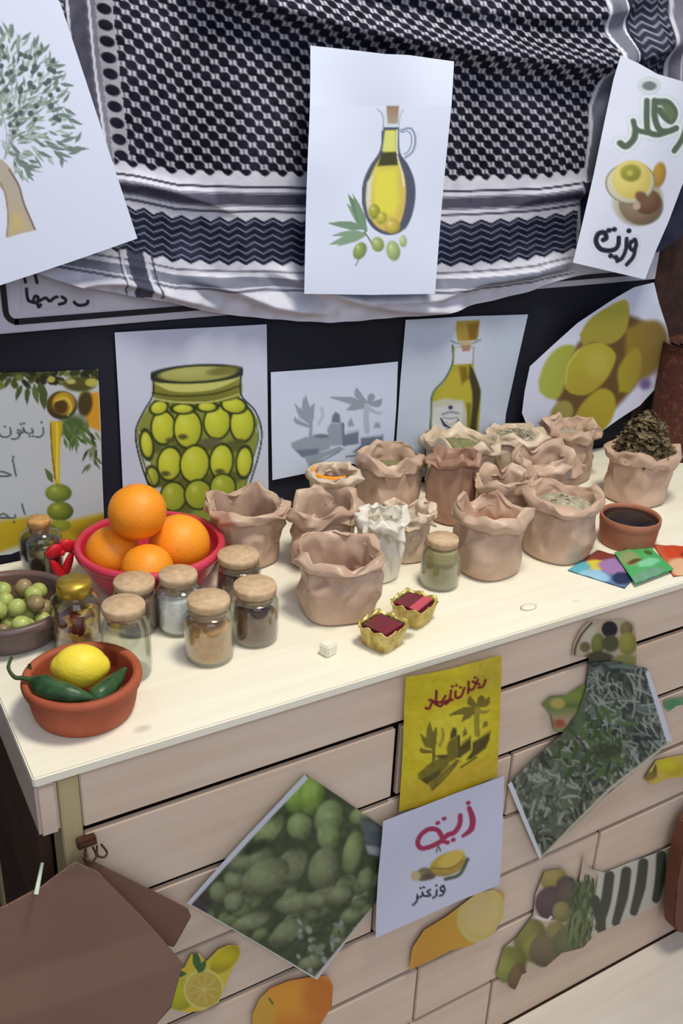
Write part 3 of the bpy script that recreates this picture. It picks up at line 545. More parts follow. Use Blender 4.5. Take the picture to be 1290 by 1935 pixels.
def p_sketch(p, col=((148, 160, 174), (112, 124, 142), (176, 188, 202)), T=lambda x, y: (x, y)):
    a, b, c = col
    def Pp(q, cc, s=3, al=.9): p.poly([T(*k) for k in q], cc, s, al)
    def E(cx, cy, rx, ry, ro, cc, s=3): X_, Y_ = T(cx, cy); k = T.s if hasattr(T, 's') else 1; p.ell(X_, Y_, rx * k, ry * k, ro, cc, soft=s)
    def ST(q, w, cc, s=1.6): p.stroke([T(*k) for k in q], w, cc, soft=s)
    ST([(585, 828), (586, 800), (588, 780)], 6, a)
    for q in ([(585, 800), (566, 780), (556, 762)], [(586, 795), (574, 768), (573, 750)], [(588, 790), (588, 772), (592, 762)], [(585, 806), (560, 796), (556, 788)], [(588, 785), (580, 770), (576, 746)]): ST(q, [5, 9, 2], a)
    Pp([(560, 770), (590, 770), (592, 790), (584, 800), (564, 790)], a, 5, .8)
    Pp([(549, 836), (575, 825), (622, 822), (622, 846), (600, 856), (565, 856), (550, 846)], a); E(606, 823, 16, 4, 0, b); Pp([(556, 850), (600, 846), (600, 858), (570, 864)], b)
    Pp([(574, 864), (612, 852), (640, 842), (650, 848), (614, 862), (582, 882)], a); ST([(585, 878), (610, 868), (640, 852)], 2.5, b)
    Pp([(616, 810), (622, 800), (648, 798), (648, 840), (622, 842)], (*a,)); Pp([(626, 785), (632, 777), (640, 782), (642, 798), (624, 798)], b); ST([(646, 800), (648, 840)], 5, b)
    Pp([(644, 822), (676, 814), (676, 838), (648, 842)], b); ST([(654, 816), (676, 812)], 3, c); Pp([(656, 796), (662, 788), (668, 804), (656, 806)], a); 
    for q in ([(692, 764), (660, 756), (624, 750)], [(690, 760), (675, 745), (672, 733)], [(696, 762), (712, 762), (720, 754)], [(694, 760), (700, 750), (702, 744)], [(690, 768), (668, 768), (654, 774)]): ST(q, [6, 14, 3], a)
    ST([(692, 766), (690, 790), (692, 814)], 11, c); ST([(692, 770), (712, 780), (722, 778)], [8, 6, 2], c)
    Pp([(704, 808), (708, 797), (716, 798), (718, 808)], a); Pp([(680, 826), (724, 820), (722, 836), (712, 850), (680, 856), (664, 854), (680, 840)], b); ST([(682, 826), (722, 822)], 3, c); ST([(652, 862), (690, 858)], 3, b)
    ST([(606, 770), (608, 785), (600, 800)], 5, c, 4)
sheet('grey_sketch_print', [(511, 703), (630, 694), (751, 683), (748, 770), (741, 862), (630, 882), (514, 907), (512, 800)], D - .0045, p_sketch, 'small landscape sheet with a faint grey sketch of pots and plants', 'print', base=(206, 216, 236), lift=lambda X, Y: .0015 * np.cos((X - 630) / 70) + .001)
def p_bottle(p):
    p.noise(120, 3, 6)
    p.poly(crom([(856, 655), (854, 685), (838, 720), (816, 745), (812, 790), (809, 835), (800, 862), (790, 880), (900, 880), (902, 820), (906, 760), (904, 730), (894, 700), (893, 655)], 5), (170, 164, 52), 2.5)
    p.poly([(850, 700), (880, 695), (892, 720), (890, 760), (822, 760), (824, 742)], (184, 172, 60), 8, .8); p.poly([(864, 692), (880, 690), (884, 715), (870, 726)], (128, 104, 30), 5, .8)
    p.poly(crom([(885, 688), (893, 700), (904, 730), (906, 745), (900, 790), (896, 830), (884, 830), (890, 770), (890, 740), (884, 712)], 4), (66, 60, 40), 4); p.poly([(880, 760), (888, 762), (884, 830), (878, 830)], (128, 122, 34), 4)
    p.poly([(858, 656), (892, 656), (890, 686), (855, 688)], (204, 210, 220), 2); p.poly([(868, 650), (888, 650), (886, 662), (872, 664)], (166, 134, 112), 3)
    p.poly([(815, 758), (838, 752), (874, 756), (880, 780), (878, 860), (796, 868), (810, 830)], (190, 194, 176), 4); p.poly([(818, 770), (872, 760), (870, 822), (812, 828)], (204, 206, 208), 3)
    p.stroke([(853, 652), (853, 684), (838, 716), (815, 744), (812, 790), (808, 836), (799, 858), (790, 864)], 3.2, (84, 104, 84)); p.stroke([(893, 655), (891, 690)], 2, (140, 140, 160))
    p.poly([(860, 606), (904, 604), (902, 628), (898, 642), (862, 644), (859, 622)], (178, 156, 62), 3, 1, (166, 128, 60), 0); p.poly([(880, 612), (904, 606), (900, 640), (884, 642)], (132, 102, 30), 4, .7)
    p.stroke([(850, 643), (862, 648), (890, 648), (906, 641)], 3.2, (138, 146, 152)); p.ell(877, 648, 14, 4, 0, (196, 172, 140), soft=3)
    K = (60, 66, 84); p.ell(849, 769, 4.5, 4, 0, K); p.stroke([(834, 782), (848, 778), (864, 780)], 4, (140, 144, 154)); p.stroke([(836, 788), (848, 790), (862, 788)], 3, (150, 156, 166))
    for q in ([(831, 790), (838, 802), (850, 808)], [(864, 792), (860, 802), (850, 808)]): p.stroke(q, [3, 6, 2], K)
    for q in ([(828, 812), (838, 813), (846, 810)], [(866, 812), (858, 814), (852, 810)]): p.stroke(q, [4, 5, 2], K)
    p.stroke([(840, 796), (849, 802), (858, 795)], 2, (150, 170, 150))
sheet('corked_bottle_print', [(765, 604), (880, 597), (997, 594), (975, 690), (955, 780), (946, 870), (945, 900), (745, 900), (747, 840), (755, 720)], D - .0035, p_bottle, 'white sheet with a corked square bottle of olive oil with a pale label', 'print', base=(194, 204, 220), lift=lambda X, Y: .0012 * np.sin(X / 60) + .0015)
def p_olv(p):
    p.poly([(1180, 540), (1225, 535), (1240, 600), (1180, 610)], (196, 202, 222), 12)
    p.poly([(1100, 760), (1160, 740), (1200, 690), (1240, 640), (1255, 640), (1240, 700), (1160, 760), (1120, 800)], (150, 136, 150), 10, .7)
    p.poly(crom([(1040, 740), (1090, 650), (1150, 600), (1200, 600), (1235, 640), (1200, 720), (1150, 780), (1080, 800)], 4), (98, 74, 40), 10)
    p.poly(crom([(1180, 622), (1210, 606), (1238, 606), (1252, 640), (1236, 690), (1204, 716), (1180, 690)], 4), (144, 120, 40), 10, 1, (120, 100, 60), 0)
    p.poly(crom([(1168, 740), (1166, 700), (1182, 670), (1200, 656), (1208, 680), (1202, 716), (1186, 742)], 4), (160, 148, 46), 6, 1, (150, 132, 50), 0)
    p.poly(crom([(1094, 632), (1110, 606), (1140, 584), (1180, 566), (1186, 600), (1176, 632), (1152, 650), (1120, 646), (1100, 654)], 4), (170, 166, 60), 4, 1, (154, 140, 56), 1.4)
    p.poly(crom([(1016, 720), (1026, 690), (1044, 664), (1066, 652), (1084, 656), (1070, 690), (1066, 726), (1054, 752), (1034, 752), (1018, 740)], 4), (168, 176, 84), 6, 1, (156, 160, 54), 0)
    p.poly(crom([(1040, 800), (1040, 776), (1056, 758), (1076, 760), (1082, 780), (1070, 804)], 4), (150, 142, 76), 6)
    p.poly(crom([(1082, 800), (1090, 776), (1108, 752), (1134, 734), (1156, 742), (1162, 768), (1150, 800), (1126, 822), (1100, 822)], 4), (172, 158, 52), 5, 1, (158, 142, 40), 1.57)
    p.poly(crom([(1064, 716), (1070, 686), (1090, 660), (1118, 648), (1142, 650), (1162, 670), (1154, 700), (1134, 728), (1106, 746), (1080, 744), (1066, 734)], 5), (176, 168, 58), 4, 1, (162, 144, 46), 1.2); p.ell(1128, 690, 22, 26, 0, (184, 170, 84), soft=16, alpha=.6)
    p.stroke([(1067, 725), (1072, 690), (1092, 662)], 3, (200, 198, 116), soft=4, alpha=.7); p.ell(1214, 724, 9, 11, 20, (116, 98, 146), soft=8)
sheet('olives_cutout_print', [(1228, 532), (1236, 570), (1250, 620), (1256, 660), (1240, 720), (1205, 765), (1170, 790), (1140, 812), (1110, 830), (1060, 850), (1010, 840), (995, 805), (985, 780), (990, 740), (1000, 692), (1040, 655), (1090, 610), (1150, 570), (1195, 542)], D - .030, p_olv, 'many sided cut-out picture of large yellow green olives, above the sacks at right', 'print', base=(206, 210, 230), lift=lambda X, Y: .012 * np.clip((X - 1150) / 100, 0, 1) ** 2 + .001)

# ------------------------------------------------------------------ prints on the plank front
def p_pile(p):
    r = random.Random(4); p.C[:] = (62, 74, 48)
    for i in range(70):
        cx, cy = r.uniform(370, 720), r.uniform(1660, 1850); c = r.choice([(122, 134, 90), (112, 126, 84), (134, 144, 106), (104, 116, 84)]); p.ell(cx, cy, r.uniform(16, 26), r.uniform(10, 15), r.uniform(-70, -10), c, [k * .62 for k in c], soft=4)
    for cx, cy, rx, ry, ro in ((440, 1660, 22, 16, 40), (410, 1680, 18, 20, 0), (470, 1620, 44, 24, -20), (505, 1570, 40, 18, -48), (560, 1500, 24, 36, 12), (588, 1500, 24, 40, 8), (565, 1560, 24, 26, 0), (620, 1545, 26, 36, 20), (620, 1580, 22, 26, 0), (545, 1640, 46, 27, -52), (500, 1655, 50, 32, -30), (610, 1640, 28, 42, 18), (665, 1610, 18, 42, 14), (680, 1540, 22, 16, -30), (560, 1705, 44, 20, -10), (600, 1700, 26, 14, 0), (640, 1690, 26, 18, -30), (470, 1740, 44, 16, -22), (440, 1700, 20, 20, 0), (540, 1760, 36, 20, -40), (690, 1660, 16, 22, 20), (660, 1730, 24, 14, -40)):
        c = (140, 158, 104) if cy < 1620 else (132, 142, 104); c = (140, 172, 76) if cy < 1520 else c; p.ell(cx, cy, rx, ry, ro, c, [k * .6 for k in c], soft=5)
    p.ell(478, 1600, 30, 10, -20, (54, 62, 40), soft=8); p.poly([(350, 1700), (378, 1670), (400, 1700), (385, 1725)], (62, 56, 54), 8); p.poly([(680, 1540), (722, 1560), (718, 1625), (690, 1600)], (84, 94, 96), 10); p.poly([(690, 1596), (720, 1600), (720, 1618), (694, 1612)], (150, 156, 162), 5)
    for i in range(60): p.ell(r.uniform(560, 700), r.uniform(1740, 1840), r.uniform(3, 8), r.uniform(3, 6), r.uniform(0, 90), r.choice([(120, 130, 116), (74, 84, 64), (140, 148, 140)]), soft=3)
    p.noise(9, 5, 2)
    p.poly([(575, 1460), (566, 1472), (342, 1700), (352, 1706), (574, 1478), (580, 1470)], (196, 198, 210), 2); p.stroke([(350, 1700), (597, 1850)], 5, (206, 208, 206)); p.stroke([(597, 1852), (700, 1720)], [14, 5], (196, 194, 196))
sheet('green_olives_photo', [(575, 1461), (650, 1511), (722, 1562), (719, 1630), (713, 1698), (660, 1770), (598, 1851), (470, 1772), (348, 1698), (460, 1580)], -.003, p_pile, 'tilted photo print of heaped green olives on the plank front', 'print', lift=lambda X, Y: .006 * np.clip((600 - X) / 250, 0, 1) ** 2 + .001)
class TT:
    s = .78
    def __call__(self, x, y): u, v = x - 635, y - 800; return (854 + u * .80 + 0 * v, 1392 + v * .98 - u * .36)
def p_yellow(p):
    p.poly([(750, 1480), (945, 1420), (945, 1540), (750, 1540)], (196, 168, 44), 20, .8); p.poly([(880, 1230), (950, 1230), (950, 1300), (880, 1310)], (188, 168, 50), 20, .6)
    p.ell(850, 1390, 70, 50, -20, (216, 204, 60), soft=30, alpha=.7)
    t = TT(); p_sketch(p, ((118, 106, 32), (82, 72, 24), (150, 136, 44)), t)
    p.noise(7, 4, 5)
    R = (120, 22, 28)
    for q in ([(913, 1282), (909, 1294), (900, 1296)], [(898, 1280), (890, 1298), (882, 1300)], [(902, 1290), (888, 1284)], [(880, 1284), (880, 1306)], [(872, 1296), (866, 1312), (856, 1314), (855, 1302)], [(846, 1300), (844, 1318), (838, 1326)], [(836, 1310), (828, 1322), (820, 1322)], [(818, 1300), (818, 1326)], [(812, 1320), (806, 1334), (800, 1334)], [(810, 1318), (826, 1330), (838, 1320), (850, 1318)]):
        p.stroke(q, 5, R)
    for q in ((864, 1294), (848, 1292), (806, 1318), (892, 1276), (856, 1290)): p.ell(q[0], q[1], 3, 2.5, 0, R)
sheet('yellow_shop_print', [(761, 1274), (850, 1256), (943, 1235), (944, 1340), (938, 1466), (850, 1500), (751, 1531), (757, 1430), (760, 1350)], -.003, p_yellow, 'yellow paper with dark red Arabic heading and olive brown sketch of pots', 'print', base=(204, 186, 34), lift=lambda X, Y: .003 * np.clip((1330 - Y) / 60, 0, 1) + .002 * np.sin(X / 40) + .003)
def p_oil(p):
    R = (160, 46, 84)
    p.stroke([(886, 1527), (892, 1545), (890, 1566), (874, 1580)], [9, 12, 11, 6], R); p.stroke([(869, 1541), (868, 1558), (858, 1573), (845, 1578), (832, 1590), (812, 1600), (795, 1602), (788, 1592), (793, 1577), (808, 1566), (824, 1567), (832, 1576), (838, 1590)], 9.5, R)
    for q in ((884, 1517), (826, 1554), (838, 1546), (845, 1592), (856, 1587)): p.ell(q[0], q[1], 5, 4, -20, R)
    p.ell(845, 1632, 36, 20, -24, (190, 164, 70), (160, 130, 60), soft=3); p.ell(852, 1622, 26, 12, -30, (206, 180, 84), soft=4); p.stroke([(840, 1660), (866, 1650), (882, 1622)], 6, (74, 92, 70), soft=3); p.ell(800, 1652, 16, 12, -20, (128, 118, 92), (96, 92, 60), soft=4); p.ell(785, 1655, 9, 10, 0, (190, 172, 130), soft=4); p.ell(810, 1656, 12, 6, -10, (96, 78, 72), soft=3); p.stroke([(824, 1610), (828, 1600), (832, 1608)], 3, (96, 100, 60)); p.stroke([(815, 1640), (850, 1640), (872, 1625)], 2, (128, 106, 50))
    K = (34, 46, 62)
    for q in ([(830, 1676), (836, 1672), (838, 1680), (832, 1682), (830, 1676)], [(838, 1680), (834, 1688), (828, 1691)], [(824, 1680), (822, 1690), (816, 1695)], [(812, 1680), (806, 1684), (812, 1690), (800, 1692), (797, 1685), (796, 1692), (788, 1696)], [(788, 1690), (786, 1702), (779, 1709)]): p.stroke(q, 3.6, K)
    for q in ((823, 1672), (794, 1678), (800, 1676)): p.ell(q[0], q[1], 2.4, 2.2, 0, K)
sheet('oil_and_thyme_print', [(720, 1548), (760, 1532), (850, 1500), (953, 1466), (948, 1560), (940, 1668), (860, 1700), (780, 1738), (709, 1772), (713, 1650)], -.0095, p_oil, 'white paper with wine red and black Arabic lettering around a yellow dish', 'print', base=(200, 202, 222), lift=lambda X, Y: .002 * np.sin((X + Y) / 50) + .002)
def p_herb(p):
    r = random.Random(12); p.C[:] = (84, 92, 78)
    def light(n, xr_, yr_, cols, L, w, ang):
        for i in range(n):
            cx, cy = r.uniform(*xr_), r.uniform(*yr_); a = math.radians(r.gauss(ang, 45)); l = r.uniform(*L); k = r.uniform(-.6, .6)
            p.stroke([(cx, cy), (cx + l / 2 * math.cos(a) - k * 8 * math.sin(a), cy + l / 2 * math.sin(a) + k * 8 * math.cos(a)), (cx + l * math.cos(a), cy + l * math.sin(a))], r.uniform(*w), r.choice(cols), soft=2)
    light(330, (1100, 1270), (1240, 1480), [(40, 52, 46), (66, 78, 62), (56, 64, 60), (100, 112, 104)], (16, 40), (4, 9), 60)
    light(620, (950, 1190), (1380, 1640), [(116, 124, 104), (96, 104, 84), (146, 152, 136), (74, 82, 66), (50, 56, 46)], (12, 30), (3, 6), 70)
    light(120, (1110, 1260), (1260, 1430), [(150, 158, 152), (134, 142, 132)], (14, 44), (2, 3.5), 70)
    light(60, (1050, 1170), (1330, 1450), [(58, 82, 44), (80, 104, 58)], (14, 30), (4, 8), 80)
    p.ell(1145, 1420, 30, 16, -20, (50, 58, 40), soft=12, alpha=.7); p.stroke([(956, 1478), (1016, 1622)], 15, (208, 210, 218)); p.stroke([(1226, 1272), (1266, 1402)], 16, (206, 208, 220)); p.stroke([(1264, 1402), (1150, 1490), (1022, 1618)], 6, (186, 180, 160), smooth=False)
sheet('herb_leaves_photo', [(954, 1478), (1020, 1420), (1060, 1385), (1090, 1345), (1105, 1300), (1112, 1252), (1160, 1248), (1222, 1262), (1246, 1330), (1268, 1400), (1200, 1455), (1140, 1505), (1080, 1565), (1017, 1622), (985, 1550)], -.003, p_herb, 'tilted photo print of dried grey green herb leaves at the right of the plank front', 'print', lift=lambda X, Y: .004 * np.clip((1100 - X) / 150, 0, 1) ** 2 + .0015)
def cut(name, outl, paint, label, base, off=.0022): sheet(name, outl, -off, paint, label, 'cut-out', base=base, cell=1.8, lift=lambda X, Y: .0012 + 0 * X)
def p_br(p):
    p.C[:] = (176, 160, 134)
    p.poly([(1100, 1190), (1128, 1180), (1120, 1230), (1094, 1235)], (186, 178, 160), 6); p.stroke([(1116, 1176), (1096, 1200), (1086, 1222), (1084, 1236)], 4, (84, 72, 56)); p.ell(1104, 1222, 10, 10, 0, (110, 96, 66), soft=4); p.ell(1128, 1216, 13, 20, 5, (120, 126, 60), (84, 88, 44), soft=3); p.ell(1150, 1188, 15, 15, 0, (26, 26, 34), soft=3); p.ell(1152, 1215, 16, 16, 0, (74, 78, 50), soft=5); p.ell(1182, 1188, 12, 14, 0, (130, 118, 76), (96, 84, 50), soft=3); p.ell(1184, 1215, 17, 22, 0, (150, 146, 70), (120, 112, 50), soft=4); p.ell(1130, 1244, 28, 14, 0, (66, 64, 48), soft=5); p.ell(1180, 1250, 26, 14, 0, (128, 126, 74), soft=5)
cut('olive_branch_cutout', [(1112, 1172), (1140, 1172), (1160, 1170), (1180, 1170), (1198, 1178), (1202, 1225), (1200, 1255), (1150, 1268), (1112, 1262), (1110, 1240), (1078, 1238), (1084, 1210), (1096, 1188)], p_br, 'cut-out of black and green olives on a branch above the herb photo', (160, 148, 118), .0015)
def p_ch(p): p.C[:] = (106, 124, 66); p.ell(1090, 1318, 34, 16, -12, (120, 140, 64), (84, 100, 46), soft=5); p.ell(1052, 1328, 14, 10, 0, (176, 158, 84), soft=5); p.ell(1056, 1366, 13, 10, 0, (150, 84, 52), (170, 120, 90), soft=5); p.poly([(1030, 1345), (1100, 1340), (1080, 1380), (1050, 1385)], (170, 146, 120), 12, .5); p.ell(1056, 1366, 10, 8, 0, (146, 84, 56), soft=5)
cut('pepper_cutout', [(1022, 1330), (1040, 1314), (1072, 1312), (1100, 1292), (1118, 1300), (1112, 1340), (1090, 1360), (1070, 1384), (1046, 1380), (1040, 1350)], p_ch, 'cut-out of a green pepper left of the herb photo', (106, 124, 66), .0015)
def p_lem(p):
    p.C[:] = (206, 184, 60); p.ell(424, 1812, 34, 18, -42, (196, 184, 30), (160, 146, 30), soft=3); p.ell(340, 1878, 26, 30, 10, (188, 186, 40), (150, 150, 30), soft=4); p.ell(384, 1868, 36, 36, 0, (196, 178, 84), (186, 162, 60), soft=3, line=(206, 200, 120), lw=3); p.ell(384, 1868, 26, 26, 0, (188, 164, 74), soft=4)
    for a in range(0, 360, 40): p.stroke([(384, 1868), (384 + 26 * math.cos(math.radians(a)), 1868 + 26 * math.sin(math.radians(a)))], 1.6, (208, 194, 120))
    for q in ((372, 1830, 38, 16, -100), (350, 1838, 30, 13, 170), (374, 1835, 26, 14, -60)): leafy(p, *q, (62, 100, 56))
cut('lemon_leaf_cutout', [(452, 1786), (452, 1806), (436, 1832), (424, 1862), (412, 1892), (384, 1908), (352, 1912), (322, 1904), (314, 1876), (322, 1850), (328, 1838), (348, 1826), (360, 1802), (376, 1800), (388, 1816), (412, 1792), (432, 1784)], p_lem, 'cut-out of lemons with a green leaf beside the brown paper', (206, 184, 60))
def p_or(p): p.ell(560, 1900, 78, 58, -20, (216, 150, 50), (186, 104, 34), soft=8); p.ell(495, 1915, 26, 40, 10, (200, 160, 60), soft=14, alpha=.8); p.stroke([(514, 1895), (508, 1886)], 4, (120, 90, 50)); p.ell(600, 1880, 30, 36, 10, (190, 108, 40), soft=18, alpha=.7)
cut('orange_cutout', [(476, 1960), (476, 1915), (490, 1885), (510, 1866), (545, 1852), (590, 1844), (618, 1843), (628, 1860), (626, 1900), (604, 1935), (600, 1960)], p_or, 'cut-out of an orange below the green olive photo', (212, 150, 52))
def p_ol(p): p.C[:] = (206, 156, 62); p.poly([(775, 1830), (790, 1770), (840, 1720), (905, 1680), (880, 1790)], (200, 140, 54), 8, 1, (206, 170, 60), -1); p.ell(908, 1728, 42, 50, 20, (212, 192, 118), (200, 180, 100), soft=5, line=(200, 190, 120), lw=4); p.ell(910, 1728, 30, 38, 20, (214, 188, 130), soft=8, alpha=.7)
cut('orange_and_lemon_cutout', [(772, 1832), (778, 1790), (800, 1756), (840, 1732), (880, 1702), (900, 1686), (930, 1680), (952, 1688), (950, 1730), (930, 1765), (890, 1785), (850, 1795), (810, 1815)], p_ol, 'faded cut-out of an orange and a lemon slice below the white lettered paper', (206, 156, 62))
def p_veg(p):
    p.C[:] = (192, 176, 156); r = random.Random(2)
    for cx, cy, rx, ry, ro, c in ((1045, 1660, 26, 24, 0, (170, 152, 90)), (1068, 1670, 18, 16, 0, (96, 80, 76)), (1040, 1705, 30, 32, 30, (100, 78, 82)), (1080, 1690, 30, 26, -20, (104, 92, 84)), (1060, 1722, 18, 20, 0, (150, 142, 90)), (1100, 1700, 20, 40, 15, (96, 112, 70)), (1000, 1770, 30, 36, 20, (140, 136, 74)), (1008, 1790, 22, 28, 20, (150, 150, 76)), (960, 1815, 34, 28, 0, (132, 134, 66)), (955, 1830, 24, 26, 20, (150, 156, 74)), (975, 1845, 16, 26, 20, (122, 100, 70)), (1040, 1790, 44, 34, -30, (126, 110, 84)), (1050, 1760, 20, 20, 0, (150, 136, 90)), (1075, 1780, 34, 30, -30, (112, 116, 80)), (1090, 1750, 26, 22, -30, (126, 132, 84))):
        p.ell(cx, cy, rx, ry, ro, c, [k * .72 for k in c], soft=5)
    for i in range(70):
        leafy(p, r.uniform(1075, 1130), r.uniform(1650, 1780), r.uniform(14, 34), 4.5, r.uniform(60, 120), r.choice([(74, 96, 60), (112, 130, 92), (60, 78, 56)]))
    p.poly([(1128, 1640), (1262, 1600), (1262, 1700), (1120, 1766)], (196, 192, 178), 3)
    for k, (xa, ya, xb, yb) in enumerate(((1122, 1700, 1136, 1762), (1150, 1654, 1130, 1752), (1182, 1646, 1162, 1742), (1214, 1630, 1196, 1722), (1248, 1616, 1238, 1698))): p.stroke([(xa, ya), ((xa + xb) / 2 + 3, (ya + yb) / 2), (xb, yb)], [19, 20, 15], (70, 74, 62), soft=3)
    p.stroke([(1012, 1732), (1032, 1738), (1040, 1732)], 5, (220, 216, 214))
cut('vegetables_cutout', [(1028, 1645), (1062, 1640), (1092, 1668), (1102, 1612), (1112, 1640), (1140, 1648), (1190, 1628), (1262, 1602), (1264, 1650), (1250, 1704), (1200, 1732), (1124, 1764), (1100, 1790), (1060, 1800), (1030, 1826), (985, 1840), (972, 1870), (950, 1858), (936, 1842), (950, 1790), (975, 1770), (1006, 1728), (1010, 1690)], p_veg, 'cut-out of aubergines, olives and greens with dark striped baskets at lower right', (206, 196, 178), .0015)
def p_l2(p): p.ell(1265, 1448, 24, 16, 20, (206, 196, 40), (180, 160, 40), soft=5); leafy(p, 1232, 1470, 28, 10, -80, (96, 92, 50)); p.ell(1225, 1466, 14, 8, -10, (130, 110, 50), soft=5)
cut('small_lemon_cutout', [(1215, 1470), (1238, 1436), (1262, 1430), (1320, 1420), (1320, 1465), (1262, 1470), (1232, 1482)], p_l2, 'small cut-out of a lemon under the herb photo at the right edge', (200, 176, 80), .001)
def p_g2(p): p.ell(1270, 1330, 16, 9, -10, (84, 136, 96), soft=4)
cut('green_leaf_cutout', [(1254, 1322), (1290, 1316), (1310, 1322), (1310, 1330), (1278, 1332), (1262, 1344), (1254, 1336)], p_g2, 'tiny green leaf cut-out right of the herb photo', (104, 150, 112), .001)

# ------------------------------------------------------------------ brown kraft paper, clip, strip, stool
def kraft(name, outl, y, bend, m, parent=None):
    P = np.array(outl, float); x0, x1, y0, y1 = P[:, 0].min(), P[:, 0].max(), P[:, 1].min(), P[:, 1].max()
    return sheet(name, outl, y, lambda p: None, None, None, cell=5, m=m, lift=bend)
kp = empty('brown_paper', tuple(on_y(120, 1750, -.03)), 'large folded brown kraft paper fixed to the lower left corner of the counter', 'paper')
def adopt(o, par, label=None):
    for k in list(o.keys()): del o[k]
    o.parent = par; o.location = Vector(o.location) - Vector(par.location)
    if label: o['label'] = label
adopt(kraft('front_fold', [(-60, 1702), (0, 1690), (74, 1655), (135, 1612), (176, 1630), (252, 1704), (326, 1780), (300, 1852), (200, 1942), (60, 1960), (40, 1935), (-60, 1850)], -.022, lambda X, Y: .012 + .028 * np.clip((Y - 1640) / 300, 0, 1) ** 1.2 + .006 * np.clip((Y - 1790 + .25 * (X - 60)) / 60, 0, 1), M['kraft_sheet']), kp)
adopt(kraft('rear_flap', [(150, 1610), (250, 1655), (346, 1700), (352, 1714), (316, 1766), (240, 1740), (170, 1650)], -.010, lambda X, Y: .014 * np.clip((Y - 1610) / 150, 0, 1) + .004, M['kraft_flap_shaded']), kp, 'rear flap with its shade painted as darker brown')
for o in list(kp.children):
    s = o.modifiers.new('s', 'SOLIDIFY'); s.thickness = .0006
# clip
c0 = on_y(172, 1585, -.004); cl = empty('binder_clip', tuple(c0), 'small brown metal binder clip on the plank below the counter apron', 'clip')
bm = bmesh.new(); box(bm, -.014, .004, -.006, .003, -.004, .005, .001); box(bm, -.0135, .0035, -.0085, -.006, -.0015, .0035, .0006); frombm('jaw', bm, M['clip'], cl)
for s in (0, 1):
    pts = [(-.008 + s * .011, -.008, -.003), (-.010 + s * .012, -.011, -.012), (-.004 + s * .012, -.012, -.016), (.001 + s * .010, -.011, -.012), (-.001 + s * .008, -.008, -.003)]
    v, f = tube(crom(pts, 5), .0011, 8); frompy('wire_handle', v, f, M['clip'], cl)
a, b = on_y(80, 1630, -.030), on_y(68, 1690, -.046); o0 = (a + b) / 2
v, f = tube([a - o0, b - o0], [.0015, .0022], 8); tag(frompy('plastic_tie', v, f, M['strip'], loc=tuple(o0)), 'thin pale plastic tie sticking out above the brown kraft paper', 'tie')
# wooden stool side at the lower right edge
M['stool'] = woodmat('dark_stool_wood', (110, 66, 50), (76, 42, 32), 'z')
BO = [on_y(px, py, -.020) for px, py in ((1320, 1500), (1292, 1530), (1277, 1575), (1266, 1640), (1262, 1700), (1263, 1722), (1270, 1731), (1284, 1735), (1330, 1716), (1420, 1690), (1420, 1480))]
zmin = min(p[2] for p in BO); c0 = np.array([BO[4][0], -.025, FZ]); bm = bmesh.new(); fr, bk = [], []
for p in BO: fr.append(bm.verts.new((p[0] - c0[0], -.012, max(0, p[2] - zmin)))); bk.append(bm.verts.new((p[0] - c0[0], .012, max(0, p[2] - zmin))))
bm.faces.new(fr); bm.faces.new(bk[::-1])
for i in range(len(fr)): j = (i + 1) % len(fr); bm.faces.new((fr[i], bk[i], bk[j], fr[j]))
bmesh.ops.recalc_face_normals(bm, faces=bm.faces); bmesh.ops.bevel(bm, geom=list(bm.edges), offset=.0025, segments=2, affect='EDGES')
tag(frombm('wooden_board', bm, M['stool'], None, False, tuple(c0)), 'dark reddish brown wooden board with rounded foot cut by the lower right edge', 'board')

# ------------------------------------------------------------------ bowls and fruit
def bowl(name, x, y, R, h, rb, thick, m, label, rim=.004, z=0., n=72, cat='bowl'):
    prof = [(0, 0), (rb * .96, 0), (rb, .002)]
    for i in range(1, 9): t = i / 8; prof.append((rb + (R - rb) * t ** .6, .002 + (h - .012 - .002) * t))
    prof += [(R + rim * .7, h - .011), (R + rim, h - .006), (R + rim * .7, h - .001), (R, h), (R - thick * .8, h - .001), (R - thick, h - .004)]
    for i in range(8, 0, -1): t = i / 8; prof.append((rb - thick + (R - rb) * t ** .6, thick + (h - .014 - thick) * t))
    prof += [(rb * .7, thick), (0, thick)]
    v, f = lathe(prof, n); o = frompy(name, v, f, m, None, True, (x, y, z)); return tag(o, label, cat)
bowl('clay_bowl', .0705, .080, .0535, .044, .047, .0055, M['terracotta'], 'round terracotta bowl holding a lemon and green chillies, at the front left corner')
bowl('pink_bowl', .219, .300, .086, .058, .055, .004, M['pink'], 'glossy pinkish red plastic bowl full of oranges', rim=.005)
bowl('olive_bowl', .040, .262, .068, .040, .056, .006, M['stoneware'], 'dark brown stoneware bowl of small olives at the left edge')
cp = bowl('clay_pot', .853, .121, .041, .043, .037, .003, M['terracotta_dark'], 'small pale clay pot with dark filling beside the printed packets', rim=.001, cat='pot')
M['molasses'] = mat('dark_paste', (38, 28, 34), .3, (28, 22, 26), 20, spec=.5)
latheobj('dark_filling', [(0, .0385), (.02, .0385), (.0375, .0375), (.0375, .032), (0, .030)], M['molasses'], cp, 40)
